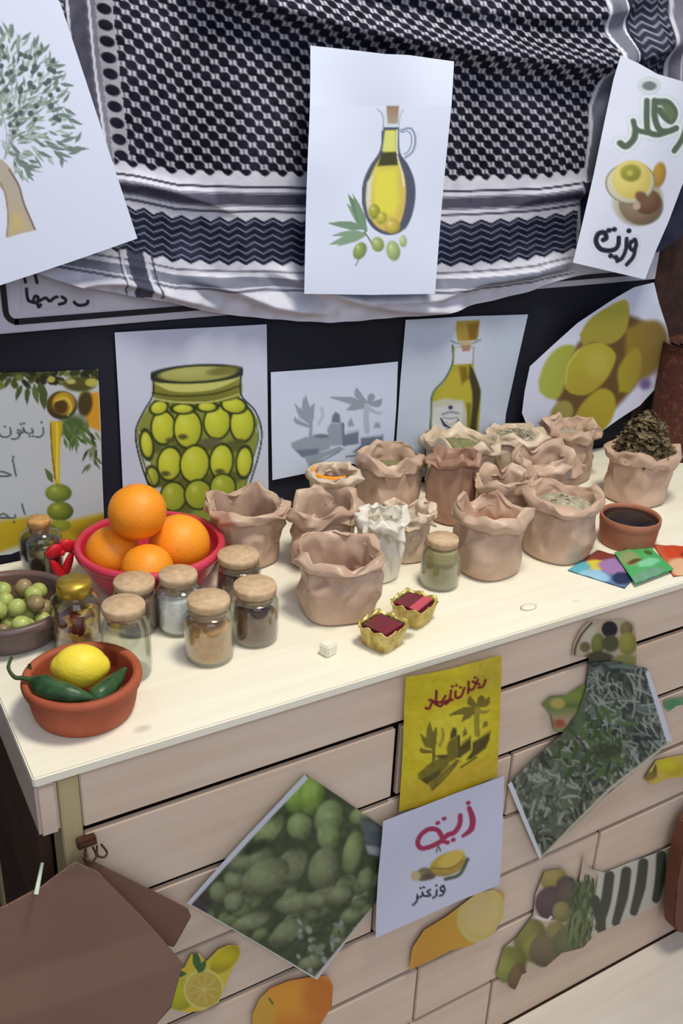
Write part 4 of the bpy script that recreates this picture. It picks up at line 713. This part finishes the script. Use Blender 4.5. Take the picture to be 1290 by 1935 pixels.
def fruit(name, m, c, R, label, cat, sq=(1, 1, .96), nip=0, rot=(0, 0, 0), group=None, res=28):
    bm = bmesh.new(); bmesh.ops.create_uvsphere(bm, u_segments=res * 2, v_segments=res, radius=R)
    for v in bm.verts:
        n = v.co.normalized(); k = 1 + .012 * noise.noise(n * 2.3 + Vector(c) * 30)
        if nip: k += nip * max(0, abs(n.x) - .86) ** 1.1 * 1.6
        else: k -= .05 * math.exp(-((1 - n.z) / .012))
        v.co = Vector((v.co.x * sq[0], v.co.y * sq[1], v.co.z * sq[2])) * k
    o = frombm(name, bm, m, None, True, tuple(c)); o.rotation_euler = rot; return tag(o, label, cat, group)
def calyx(par, R):
    latheobj('stem_scar', [(0, R * .96), (.0035, R * .955), (.0042, R * .93), (0, R * .92)], M['stem'], par, 8)
for c, R, lb, rot in (((.174, .308, .0475), .0325, 'orange at the left of the pink bowl', (3.3, .2, 0)), ((.253, .290, .0505), .0375, 'largest orange at the right of the pink bowl', (2.9, .3, 0)), ((.197, .250, .0465), .0310, 'smaller bright orange at the front of the pink bowl', (2.8, .1, 0)), ((.201, .288, .1040), .0345, 'orange sitting on top of the pile in the pink bowl', (3.0, -.2, .6))):
    calyx(fruit('orange', M['orange'], c, R, lb, 'orange', rot=rot), R)
fruit('lemon', M['lemon'], (.0715, .088, .0450), .0235, 'plump yellow lemon on the chillies in the terracotta bowl', 'lemon', sq=(1.12, .95, .93), nip=.5, rot=(0, .05, -.35))
def chilli(pts, w, label, stem):
    P = crom(pts, 7); n = len(P); ra = [w * min(1, (.35 + 3.5 * t)) * (1 - t ** 2.6 * .85) for t in [i / (n - 1) for i in range(n)]]
    e = empty('green_chilli', tuple(P[0]), label, 'chilli')
    v, f = tube([p - P[0] for p in P], ra, 14); frompy('pod', v, f, M['chilli'], e)
    Q = crom(stem, 6); v, f = tube([q - P[0] for q in Q], [.0026 - .0012 * i / len(Q) for i in range(len(Q))], 8); frompy('stalk', v, f, M['stem'], e)
chilli([(.024, .082, .0475), (.036, .060, .0475), (.052, .044, .0465), (.069, .036, .042)], .0112, 'wrinkled dark green chilli with a curled stalk over the left rim of the terracotta bowl', [(.024, .082, .0475), (.017, .087, .049), (.010, .091, .050), (.007, .100, .056), (.012, .106, .063)])
chilli([(.064, .036, .036), (.080, .043, .041), (.096, .056, .041), (.112, .074, .039)], .0106, 'green chilli lying along the front right of the terracotta bowl', [(.064, .036, .036), (.056, .036, .033), (.050, .040, .031)])
chilli([(.034, .095, .022), (.045, .070, .019), (.064, .056, .017), (.084, .060, .017)], .0080, 'green chilli tucked lowest under the lemon', [(.034, .095, .022), (.029, .103, .030), (.028, .110, .048)])
# olives
r = random.Random(21); base_o = {}
pts_o = []
for lay, (zz, RR) in enumerate(((.017, .044), (.030, .048), (.038, .034))):
    tries = 0
    while tries < 900 and len(pts_o) < 60:
        tries += 1; a = r.uniform(0, 2 * PI); q = RR * math.sqrt(r.random()); p = (.040 + q * math.cos(a), .262 + q * math.sin(a), zz + r.uniform(-.0015, .0015))
        if all((p[0] - s[0]) ** 2 + (p[1] - s[1]) ** 2 + (p[2] - s[2]) ** 2 > .0192 ** 2 for s in pts_o): pts_o.append(p)
for i, p in enumerate(pts_o):
    g = r.random() < (.8 if p[0] < .045 else .4); key = 'g' if g else 'b'
    if key not in base_o:
        o = fruit('green_olive' if g else 'brown_olive', M['olive_g'] if g else M['olive_b'], p, .0098, 'small pale green olive heaped in the dark stoneware bowl' if g else 'small brownish olive heaped in the dark stoneware bowl', 'olive', sq=(1.12, 1, 1), group='olives in the stoneware bowl' if g else 'brown olives in the stoneware bowl', res=9); base_o[key] = o
    else: o = base_o[key].copy(); COL.objects.link(o); o.location = p
    o.rotation_euler = (r.uniform(0, 3), r.uniform(0, 3), r.uniform(0, 3))

# ------------------------------------------------------------------ jars
def jar(x, y, h, R, content, label, fill=.62, cork='cork', lidR=.82, style='round', cc=None, name='spice_jar', cname='spice', lid='cork_lid'):
    e = empty(name, (x, y, 0), label, 'jar'); hg = h - .010; sh = hg * .80
    prof = [(0, .0008), (R * .86, .0008), (R * .97, .004), (R, .010)]
    if style == 'taper': prof += [(R, sh * .7), (R * .93, sh), (R * lidR, hg - .004)]
    else: prof += [(R, sh), (R * .97, sh + .003), (R * .86, sh + .006), (R * .80, hg - .006)]
    prof += [(R * lidR, hg - .003), (R * (lidR + .03), hg), (R * (lidR - .05), hg)]
    inner = [(r_ - .0016 if r_ > .002 else 0, z_ + (.002 if i < 2 else 0)) for i, (r_, z_) in enumerate(prof[:-2])][::-1]
    v, f = lathe(prof + inner, 40); f = [q for q in f if len(q) == 4 and True]; frompy('glass_body', v, f, M['glass'], e)
    if content is not None:
        top = hg * fill; rr = R - .0026
        def wob(a, z): return .0
        pr = [(0, .0035), (rr * .88, .0035), (rr, .0065), (rr, min(top, sh) - .002)]
        if top > sh: pr += [(rr * .86, sh + .006), (rr * .8, top)]
        pr += [(rr * (.7 if top <= sh else .6), top + .0005), (rr * .35, top + .0025), (0, top + .003)]
        latheobj(cname, pr, content, e, 40)
    LR = R * lidR
    if lid == 'cork_lid':
        latheobj('cork_lid', [(0, h - .020), (LR * .86, h - .020), (LR * .94, hg + .001), (LR * 1.04, hg + .0012), (LR * 1.06, h - .002), (LR * 1.02, h), (0, h)], M[cork], e, 36)
    elif lid == 'metal_lid':
        latheobj('metal_lid', [(LR * 1.0, hg - .010), (LR * 1.08, hg - .010), (LR * 1.08, h - .003), (LR * 1.02, h), (0, h), ], M['gold'], e, 36, closed=False)
    return e
SP = {k: mat('spice_' + k, c, .9, c2, 90, bump=.6, bscale=300) for k, c, c2 in (('tan', (196, 146, 92), (212, 168, 116)), ('dark', (100, 68, 52), (122, 88, 70)), ('green', (160, 148, 104), (172, 160, 116)), ('brown', (126, 90, 70), (142, 108, 88)), ('salt', (236, 234, 240), (244, 242, 246)), ('mauve', (120, 86, 76), (136, 104, 90)))}
jar(.217, .113, .073, .027, SP['tan'], 'glass jar of golden brown spice with cork lid, nearest the front edge', .66, lidR=.80)
jar(.277, .125, .069, .0265, SP['dark'], 'round glass jar of dark brown spice with cork lid, left of the open kraft sack', .60, lidR=.86)
jg = jar(.540, .137, .066, .0255, SP['green'], 'small jar full of greenish brown powder with cork lid, between the sacks', .97, lidR=.74, style='taper')
jar(.128, .122, .084, .026, None, 'tall empty-looking clear glass jar with flat cork lid behind the terracotta bowl', lidR=.80, style='taper', name='glass_jar')
jar(.210, .183, .071, .0255, SP['salt'], 'glass jar of white salt with cork lid in front of the oranges', .74, lidR=.80)
jar(.166, .204, .062, .026, SP['brown'], 'glass jar of brown spice with cork lid just in front of the pink bowl', .85, lidR=.84)
jar(.297, .213, .062, .027, SP['mauve'], 'dark spice jar with wide cork lid between the pink bowl and the sacks', .7, lidR=.88)
M['pickle'] = mat('pickled_chunks', (92, 34, 20), .3, (206, 172, 76), 140, c3=(150, 84, 40), vor=True, pos=(.3, .75), spec=.5)
jar(.097, .193, .083, .0265, M['pickle'], 'tall jar of red and yellow pickles with gold metal lid beside the olive bowl', .70, lidR=.64, lid='metal_lid', name='pickle_jar', cname='pickles')
M['bl_olives'] = mat('dark_olives', (44, 36, 28), .3, (130, 112, 60), 110, c3=(60, 50, 38), vor=True, pos=(.35, .85), spec=.5)
jr = jar(.102, .362, .084, .0255, M['bl_olives'], 'corked jar of dark olives tied with a red ribbon behind the olive bowl', .74, cork='cork2', lidR=.5, name='olive_jar', cname='olives')
bm = bmesh.new()
for sx in (-1, 1):
    for k, (dx, dz, w, h_) in enumerate(((.012, .004, .012, .009), (.007, -.026, .006, .024))):
        bmesh.ops.create_icosphere(bm, subdivisions=2, radius=1, matrix=Matrix.Translation((.019 + dx * sx * .8, -.019 + .004 * sx, .044 + dz)) @ Matrix.Rotation(.4 * sx, 4, 'Y') @ Matrix.Diagonal((w, .004, h_, 1)))
bmesh.ops.create_icosphere(bm, subdivisions=2, radius=.0045, matrix=Matrix.Translation((.019, -.022, .044)))
frombm('ribbon_bow', bm, M['ribbon'], jr, True)

# ------------------------------------------------------------------ paper sacks
def sack(x, y, h, r0, label, seed, m='kraft', fill=.55, content=None, rot=0., sq=3.2, lean=(0, 0), cuff=.010, openr=1.0, rimvar=.007, cname='contents', crum=1.0, name='paper_sack', ax=1.0):
    e = empty(name, (x, y, 0), label, 'sack', rz=rot); n = 22; R = r0 * .93; h = h * 1.08; off = Vector((seed * 3.1, seed * 1.7, 0)); rr_ = random.Random(seed * 17)
    cw = .0042 / R; ch = cuff / h; rt = 1.0 - (1 - openr)
    prof = [('b', 0., 0.), ('b', .92, 0.), ('o', 1.0, .035)]
    for t in (.18, .36, .54, .72, .86): prof.append(('o', 1.02 + .025 * math.sin(PI * t) - .03 * t - (1 - openr) * t ** 2, t))
    prof += [('c', rt, .94 - ch), ('c', rt + cw * 1.6, .92 - ch), ('c', rt + cw * 2.0, .96 - ch * .4), ('c', rt + cw * 1.1, 1.0), ('c', rt, 1.0), ('i', rt - cw * .6, .93)]
    for t in (.35, .7, 1.0): prof.append(('i', rt - cw - .05 * t, .93 - (.93 - fill + .08) * t))
    zf = fill; bm = bmesh.new(); cl_ = bm.edges.layers.float.new('crease_edge'); V = []
    corner = [rr_.uniform(-.4, 1.0) for _ in range(4)]
    for j, (kd, rr, zz) in enumerate(prof):
        row = []
        for k in range(n):
            a = 2 * PI * (k + (rr_.uniform(-.28, .28) if .1 < zz and kd != 'i' else 0)) / n; c, s = math.cos(a), math.sin(a); se = (abs(c) ** sq + abs(s) ** sq) ** (-1 / sq)
            se = 1 + (se - 1) * (1 - .25 * zz)
            lowf = .09 * noise.noise(Vector((c * 1.2, s * 1.2, zz * 1.1)) + off) * min(1, .3 + zz)
            pos = Vector((c * rr * R * se * ax * (1 + lowf), s * rr * R * se * (1 + lowf), zz * h))
            if zz > .03:
                d = (rr_.gauss(0, .0028) + .0045 * noise.noise(Vector((c * 2.6, s * 2.6, zz * 2.2)) * 1.4 + off)) * crum * min(1, zz * 4)
                if kd == 'c': d *= 1.3; pos.z += rr_.gauss(0, .0016) * crum
                if kd == 'i': d *= .6
                pos += Vector((c, s, 0)) * d
                rv = noise.noise(Vector((c * 1.3, s * 1.3, 7)) + off) * rimvar * 1.7 + noise.noise(Vector((c * 3.2, s * 3.2, 3)) + off) * rimvar * 1.2
                cn = corner[int(a / (PI / 2)) % 4] * max(0, (se - 1.04)) * .16 * h * 3
                pos.z += (rv + cn) * zz ** 3
                if .1 < zz < .9 and kd == 'o': pos.z += rr_.gauss(0, .0016)
            pos.x += lean[0] * zz ** 1.6; pos.y += lean[1] * zz ** 1.6; pos.z = max(pos.z, .0004)
            row.append(bm.verts.new(pos))
        V.append(row)
    for j in range(len(prof) - 1):
        for k in range(n):
            q = (V[j][k], V[j][(k + 1) % n], V[j + 1][(k + 1) % n], V[j + 1][k])
            if 2 < j and rr_.random() < .6:
                if rr_.random() < .5: bm.faces.new((q[0], q[1], q[2])); bm.faces.new((q[0], q[2], q[3]))
                else: bm.faces.new((q[0], q[1], q[3])); bm.faces.new((q[1], q[2], q[3]))
            else: bm.faces.new(q)
    for ed in bm.edges:
        if min(v_.co.z for v_ in ed.verts) > .06 * h and rr_.random() < .62: ed[cl_] = rr_.uniform(.75, 1.0)
    ob = frombm('paper', bm, M[m], e, True); ss = ob.modifiers.new('folds', 'SUBSURF'); ss.levels = 2; ss.render_levels = 2
    if content is not None:
        pr = []; rt2 = (rt - cw - .05) * R * 1.06; cv, cf = [], []
        for j in range(8):
            q = j / 7
            for k in range(40):
                a = 2 * PI * k / 40; c, s = math.cos(a), math.sin(a); se = (abs(c) ** sq + abs(s) ** sq) ** (-1 / sq); se = 1 + (se - 1) * .7
                z = zf * h + .010 * (1 - q * q) + .003 * noise.noise(Vector((c * q * 3, s * q * 3, seed)))
                cv.append((c * q * rt2 * se * ax + lean[0] * zf, s * q * rt2 * se + lean[1] * zf, z))
        for j in range(7):
            for k in range(40):
                a, b = j * 40 + k, j * 40 + (k + 1) % 40; cf.append((a, a + 40, b + 40, b))
        frompy(cname, cv, cf, content, e)
    return e
def crumbs(par, cname, m, R, z, n, size, seed, leaf=True, tall=.0):
    r = random.Random(seed); bm = bmesh.new()
    for i in range(n):
        a = r.uniform(0, 2 * PI); q = R * math.sqrt(r.random()); zc = z + .012 * (1 - (q / R) ** 2) + tall * r.random() * (1 - (q / R) ** 2)
        M4 = Matrix.Translation((q * math.cos(a), q * math.sin(a), zc)) @ Matrix.Rotation(r.uniform(0, 6), 4, 'Z') @ Matrix.Rotation(r.uniform(-1.2, 1.2), 4, 'X') @ Matrix.Rotation(r.uniform(-1, 1), 4, 'Y')
        s = size * r.uniform(.6, 1.3); vs = [bm.verts.new(M4 @ Vector(p)) for p in ((-s, 0, 0), (0, -s * .38, s * .12), (s, 0, 0), (0, s * .38, s * .12))]; bm.faces.new(vs)
    o = frombm(cname, bm, m, par, False); o['kind'] = 'stuff'; return o
HB = {k: mat('herb_' + k, c, .8, c2, 120) for k, c, c2 in (('green', (112, 112, 70), (140, 138, 98)), ('grey', (150, 142, 120), (186, 176, 154)), ('olive', (92, 80, 56), (128, 114, 84)), ('brown', (96, 58, 40), (120, 78, 56)), ('tan', (186, 142, 96), (204, 164, 118)), ('rust', (118, 62, 46), (136, 78, 60)))}
sack(.351, .308, .076, .042, 'wide open brown paper sack right behind the pink bowl of oranges', 1, fill=.35, content=HB['brown'], rot=.2, rimvar=.014, cuff=.006, openr=1.12)  # brown contents stand in for the shade inside this empty-looking sack
sack(.437, .260, .076, .039, 'brown paper sack with a crushed pale rim behind the front sack', 2, fill=.5, content=HB['brown'], rot=.5, rimvar=.012, cuff=.012, ax=1.1)
sc_ = sack(.506, .356, .078, .033, 'small sack with a round mouth and orange inner rim in the back row', 3, m='kraft_pale', fill=.75, content=HB['brown'], rot=.3, sq=2.2, cuff=.006, rimvar=.004, lean=(-.006, -.006))
sack(.393, .141, .072, .046, 'nearest brown paper sack, wide open and reddish inside, beside the foil tubs', 4, m='kraft', fill=.42, content=HB['rust'], rot=-.25, rimvar=.009, cuff=.006, sq=3.6, openr=1.02)
sack(.605, .362, .084, .043, 'squarish gathered sack in the back row below the bottle print', 5, m='kraft', fill=.7, content=HB['green'], rot=.1, rimvar=.006, cuff=.013, openr=.94)
M['plastic'] = mat('cloudy_plastic', (214, 206, 188), .22, (226, 220, 206), 30, bump=.4, bscale=60, spec=.7)
sack(.482, .190, .080, .027, 'narrow cloudy pale wrapper bag standing behind the front sack', 6, m='plastic', fill=.85, content=HB['grey'], rot=.4, sq=2.2, rimvar=.008, cuff=.009, crum=1.3)
sack(.547, .222, .066, .029, 'small pale creased paper bag behind the corked green powder jar', 7, m='kraft_pale', fill=.7, content=HB['grey'], rot=.1, sq=2.4, rimvar=.008, cuff=.010, crum=1.3)
sack(.672, .298, .092, .032, 'tall plain brown paper sack standing between the back sacks', 8, m='kraft_dark', fill=.6, content=HB['brown'], rot=.35, sq=4, rimvar=.010, cuff=.004, crum=.7)
s_ = sack(.742, .372, .084, .047, 'open sack of dried green herbs directly under the bottle print', 9, m='kraft_pale', fill=.8, content=HB['green'], rot=.2, rimvar=.013, cuff=.009, openr=1.06)
crumbs(s_, 'dried_herbs', HB['green'], .036, .066, 260, .006, 1)
sack(.722, .240, .074, .038, 'low brown sack with torn flap behind the tan-filled sack', 10, m='kraft', fill=.4, content=HB['brown'], rot=-.4, rimvar=.014, cuff=.010)
sack(.622, .146, .082, .043, 'brown sack of tan spice with rolled rim, right of the corked green powder jar', 11, m='kraft', fill=.6, content=HB['tan'], rot=.15, rimvar=.010, cuff=.011, sq=2.8)
s_ = sack(.850, .370, .080, .042, 'back row sack heaped with grey white dried herb', 12, m='kraft_pale', fill=.85, content=HB['grey'], rot=.1, rimvar=.007, cuff=.008)
crumbs(s_, 'grey_herbs', HB['grey'], .036, .070, 320, .006, 2, tall=.006)
sack(.945, .350, .082, .042, 'crumpled back row sack just below the olives cut-out', 13, m='kraft', fill=.8, content=HB['grey'], rot=.3, rimvar=.010, cuff=.014, crum=1.6, openr=.85)
sack(.822, .268, .080, .046, 'pale brown sack with thick rolled rim behind the grey herb sack', 14, m='kraft', fill=.6, content=HB['brown'], rot=-.1, rimvar=.012, cuff=.016, crum=1.4, openr=.96)
s_ = sack(.740, .142, .082, .046, 'large round brown sack of grey green herb, nearest the clay pot', 15, m='kraft', fill=.80, content=HB['grey'], rot=.25, sq=2.6, rimvar=.007, cuff=.008, crum=.8)
crumbs(s_, 'mixed_herbs', HB['green'], .034, .068, 200, .005, 3)
s_ = sack(.983, .232, .078, .046, 'rightmost brown sack stuffed with a bunch of dark dried sprigs', 16, m='kraft', fill=.8, content=HB['olive'], rot=.1, rimvar=.008, cuff=.012)
crumbs(s_, 'dried_sprigs', HB['olive'], .045, .072, 1400, .009, 4, tall=.060)
# orange inner rim
v, f = lathe([(.0285, .076), (.0305, .083), (.028, .0855), (.026, .078)], 40); f = [q for q in f if len(q) == 4]
keep = [q for q in f if -.030 < sum(v[i][0] for i in q) / 4 < -.004 and True]
frompy('orange_peel_edge', [(a - .004, b - .004, c_) for a, b, c_ in v], keep, M['orange'], sc_)

# ------------------------------------------------------------------ foil tubs, packets, cube
def foil_tub(x, y, r0, h, rot, label, stripe):
    e = empty('foil_tub', (x, y, 0), label, 'tub', rz=rot); n = 72; V, F = [], []
    prof = [(0, 0), (.8, 0), (.86, .05), (.94, .5), (1.04, .95), (1.10, 1.02), (1.04, 1.04), (.96, .92)]
    for j, (rr, zz) in enumerate(prof):
        for k in range(n):
            a = 2 * PI * k / n; c, s = math.cos(a), math.sin(a); se = (abs(c) ** 5 + abs(s) ** 5) ** (-.2); w = 1 + .035 * math.sin(a * 18) * min(1, zz * 2 + .2) + .03 * noise.noise(Vector((c * 4, s * 4, zz * 4 + x * 50)))
            V.append((c * rr * r0 * se * w, s * rr * r0 * se * w, zz * h + (.002 * math.sin(a * 9) if j in (4, 5, 6) else 0)))
    for j in range(len(prof) - 1):
        for k in range(n): a, b = j * n + k, j * n + (k + 1) % n; F.append((a, b, b + n, a + n))
    frompy('foil_cup', V, F, M['gold_foil'], e)
    bm = bmesh.new(); q = r0 * .93; box(bm, -q, q, -q, q, h * .6, h * .97, .004); frombm('dark_red_top', bm, M['red_top'], e)
    if stripe:
        bm = bmesh.new(); box(bm, -q * .9, q * .9, -q * .75, -q * .15, h * .97, h * 1.02, .001); frombm('rose_stripe', bm, M['pink_top'], e)
foil_tub(.400, .051, .0215, .026, .35, 'gold foil tub with plain dark red top, nearest the front edge', False)
foil_tub(.461, .079, .0215, .025, .45, 'gold foil tub with red top and rose stripe, behind the plain foil tub', True)
def flat(name, corners, z, cols, label):
    W4 = [on_z(px, py, z) for px, py in corners]; c0 = sum(W4) / 4; n = 26; V, F, C = [], [], []
    for i in range(n):
        for j in range(n):
            u, v_ = i / (n - 1), j / (n - 1); p = (W4[0] * (1 - u) + W4[1] * u) * (1 - v_) + (W4[3] * (1 - u) + W4[2] * u) * v_ - c0
            puff = .0025 * (math.sin(PI * u) * math.sin(PI * v_)) ** .5; V.append((p[0], p[1], p[2] + puff + .0004 * math.sin(u * 20))); C.append(cols(u, v_))
    for i in range(n - 1):
        for j in range(n - 1): a = i * n + j; F.append((a, a + n, a + n + 1, a + 1))
    bot = len(V); V += [(p[0], p[1], -.0008) for p in V[:bot]]; F += [tuple(q + bot for q in reversed(t)) for t in F[:]]; C = C * 2
    o = frompy(name, V, F, M['foil_print'], None, True, tuple(c0 + np.array([0, 0, .0008])))
    at = o.data.color_attributes.new('Col', 'FLOAT_COLOR', 'POINT'); at.data.foreach_set('color', np.concatenate([lin(np.array(C)), np.ones((len(C), 1))], 1).astype(np.float32).ravel()); return tag(o, label, 'packet')
M['foil_print'] = vcmat('printed_foil', .3, .1, 60, .5)
def blob(u, v, L, base):
    c = np.array(base, float)
    for cu, cv, ru, rv, col in L:
        d = ((u - cu) / ru) ** 2 + ((v - cv) / rv) ** 2; a = max(0, min(1, (1.25 - d) * 2)); c = c * (1 - a) + np.array(col) * a
    return c
flat('blue_purple_packet', [(1128, 1040), (1222, 1065), (1180, 1112), (1072, 1078)], .001, lambda u, v: blob(u, v, [(.1, .2, .35, .35, (130, 60, 58)), (.3, .6, .2, .22, (222, 200, 70)), (.6, .45, .3, .3, (160, 124, 176)), (.85, .75, .16, .2, (40, 52, 84)), (.1, .9, .2, .3, (90, 176, 190)), (.45, .95, .25, .2, (150, 196, 222))], (96, 120, 160)), 'blue and purple printed packet with yellow spots at the front right edge of the counter')
flat('green_packet', [(1160, 1045), (1222, 1030), (1272, 1076), (1200, 1104)], .006, lambda u, v: blob(u, v, [(.25, .3, .25, .25, (140, 160, 110)), (.3, .45, .2, .06, (96, 74, 40)), (.6, .6, .3, .12, (130, 206, 160)), (.4, .9, .4, .15, (110, 160, 130)), (.8, .3, .1, .1, (60, 100, 40))], (78, 172, 100)), 'bright green printed packet lying over the blue purple one')
flat('red_packet', [(1234, 1030), (1330, 1034), (1340, 1080), (1272, 1090)], .001, lambda u, v: blob(u, v, [(.5, .3, .4, .35, (206, 76, 44)), (.3, .8, .3, .3, (226, 180, 140)), (.55, .4, .12, .12, (130, 60, 30))], (200, 96, 60)), 'orange red printed packet at the right edge of the counter')
q = on_z(620, 1225, .007); tag(boxobj('sugar_cube', (-.008, .008, -.007, .007, -.007, .007), M['sugar'], None, .0015, tuple(q)), 'small off-white cube lying in front of the nearest sack', 'cube'); bpy.data.objects['sugar_cube'].rotation_euler = (0, 0, .3)
q = on_z(998, 1147, .001); v, f = lathe([(0, 0), (.007, 0), (.009, .001), (.006, .002), (0, .002)], 20, 1.3, .8); tag(frompy('pale_chip', v, f, M['sugar'], None, True, (q[0], q[1], 0)), 'tiny pale chip on the bare counter top left of the packets', 'chip')

# ------------------------------------------------------------------ rolled rug at the right end
M['rug'] = mat('rug_pile', (84, 46, 38), .95, (104, 60, 48), 120, bump=.8, bscale=260, c3=(74, 42, 36))
rx = on_y(1258, 780, .335)[0] + .062; hr = on_y(1246, 665, .335)[2]
V, F = [], []; n = 200; nz = 10
for j in range(nz + 1):
    for side in (0, 1):
        for k in range(n):
            t = k / (n - 1) * 3.2 * 2 * PI; rad = .014 + .0022 * t + (.0035 if side else 0); V.append((rad * math.cos(t), rad * math.sin(t), hr * j / nz))
for j in range(nz):
    for side in (0, 1):
        b0, b1 = (j * 2 + side) * n, ((j + 1) * 2 + side) * n
        for k in range(n - 1): F.append((b0 + k, b0 + k + 1, b1 + k + 1, b1 + k))
for j in (0, nz):
    for k in range(n - 1): a, b = j * 2 * n + k, (j * 2 + 1) * n + k; F.append((a, a + 1, b + 1, b))
for j in range(nz):
    a, b, c_, d = j * 2 * n + n - 1, (j * 2 + 1) * n + n - 1, ((j + 1) * 2 + 1) * n + n - 1, (j + 1) * 2 * n + n - 1; F.append((a, b, c_, d))
tag(frompy('rolled_rug', V, F, M['rug'], None, True, (rx, .355, 0)), 'upright reddish brown rolled rug at the right end behind the sacks', 'rug')
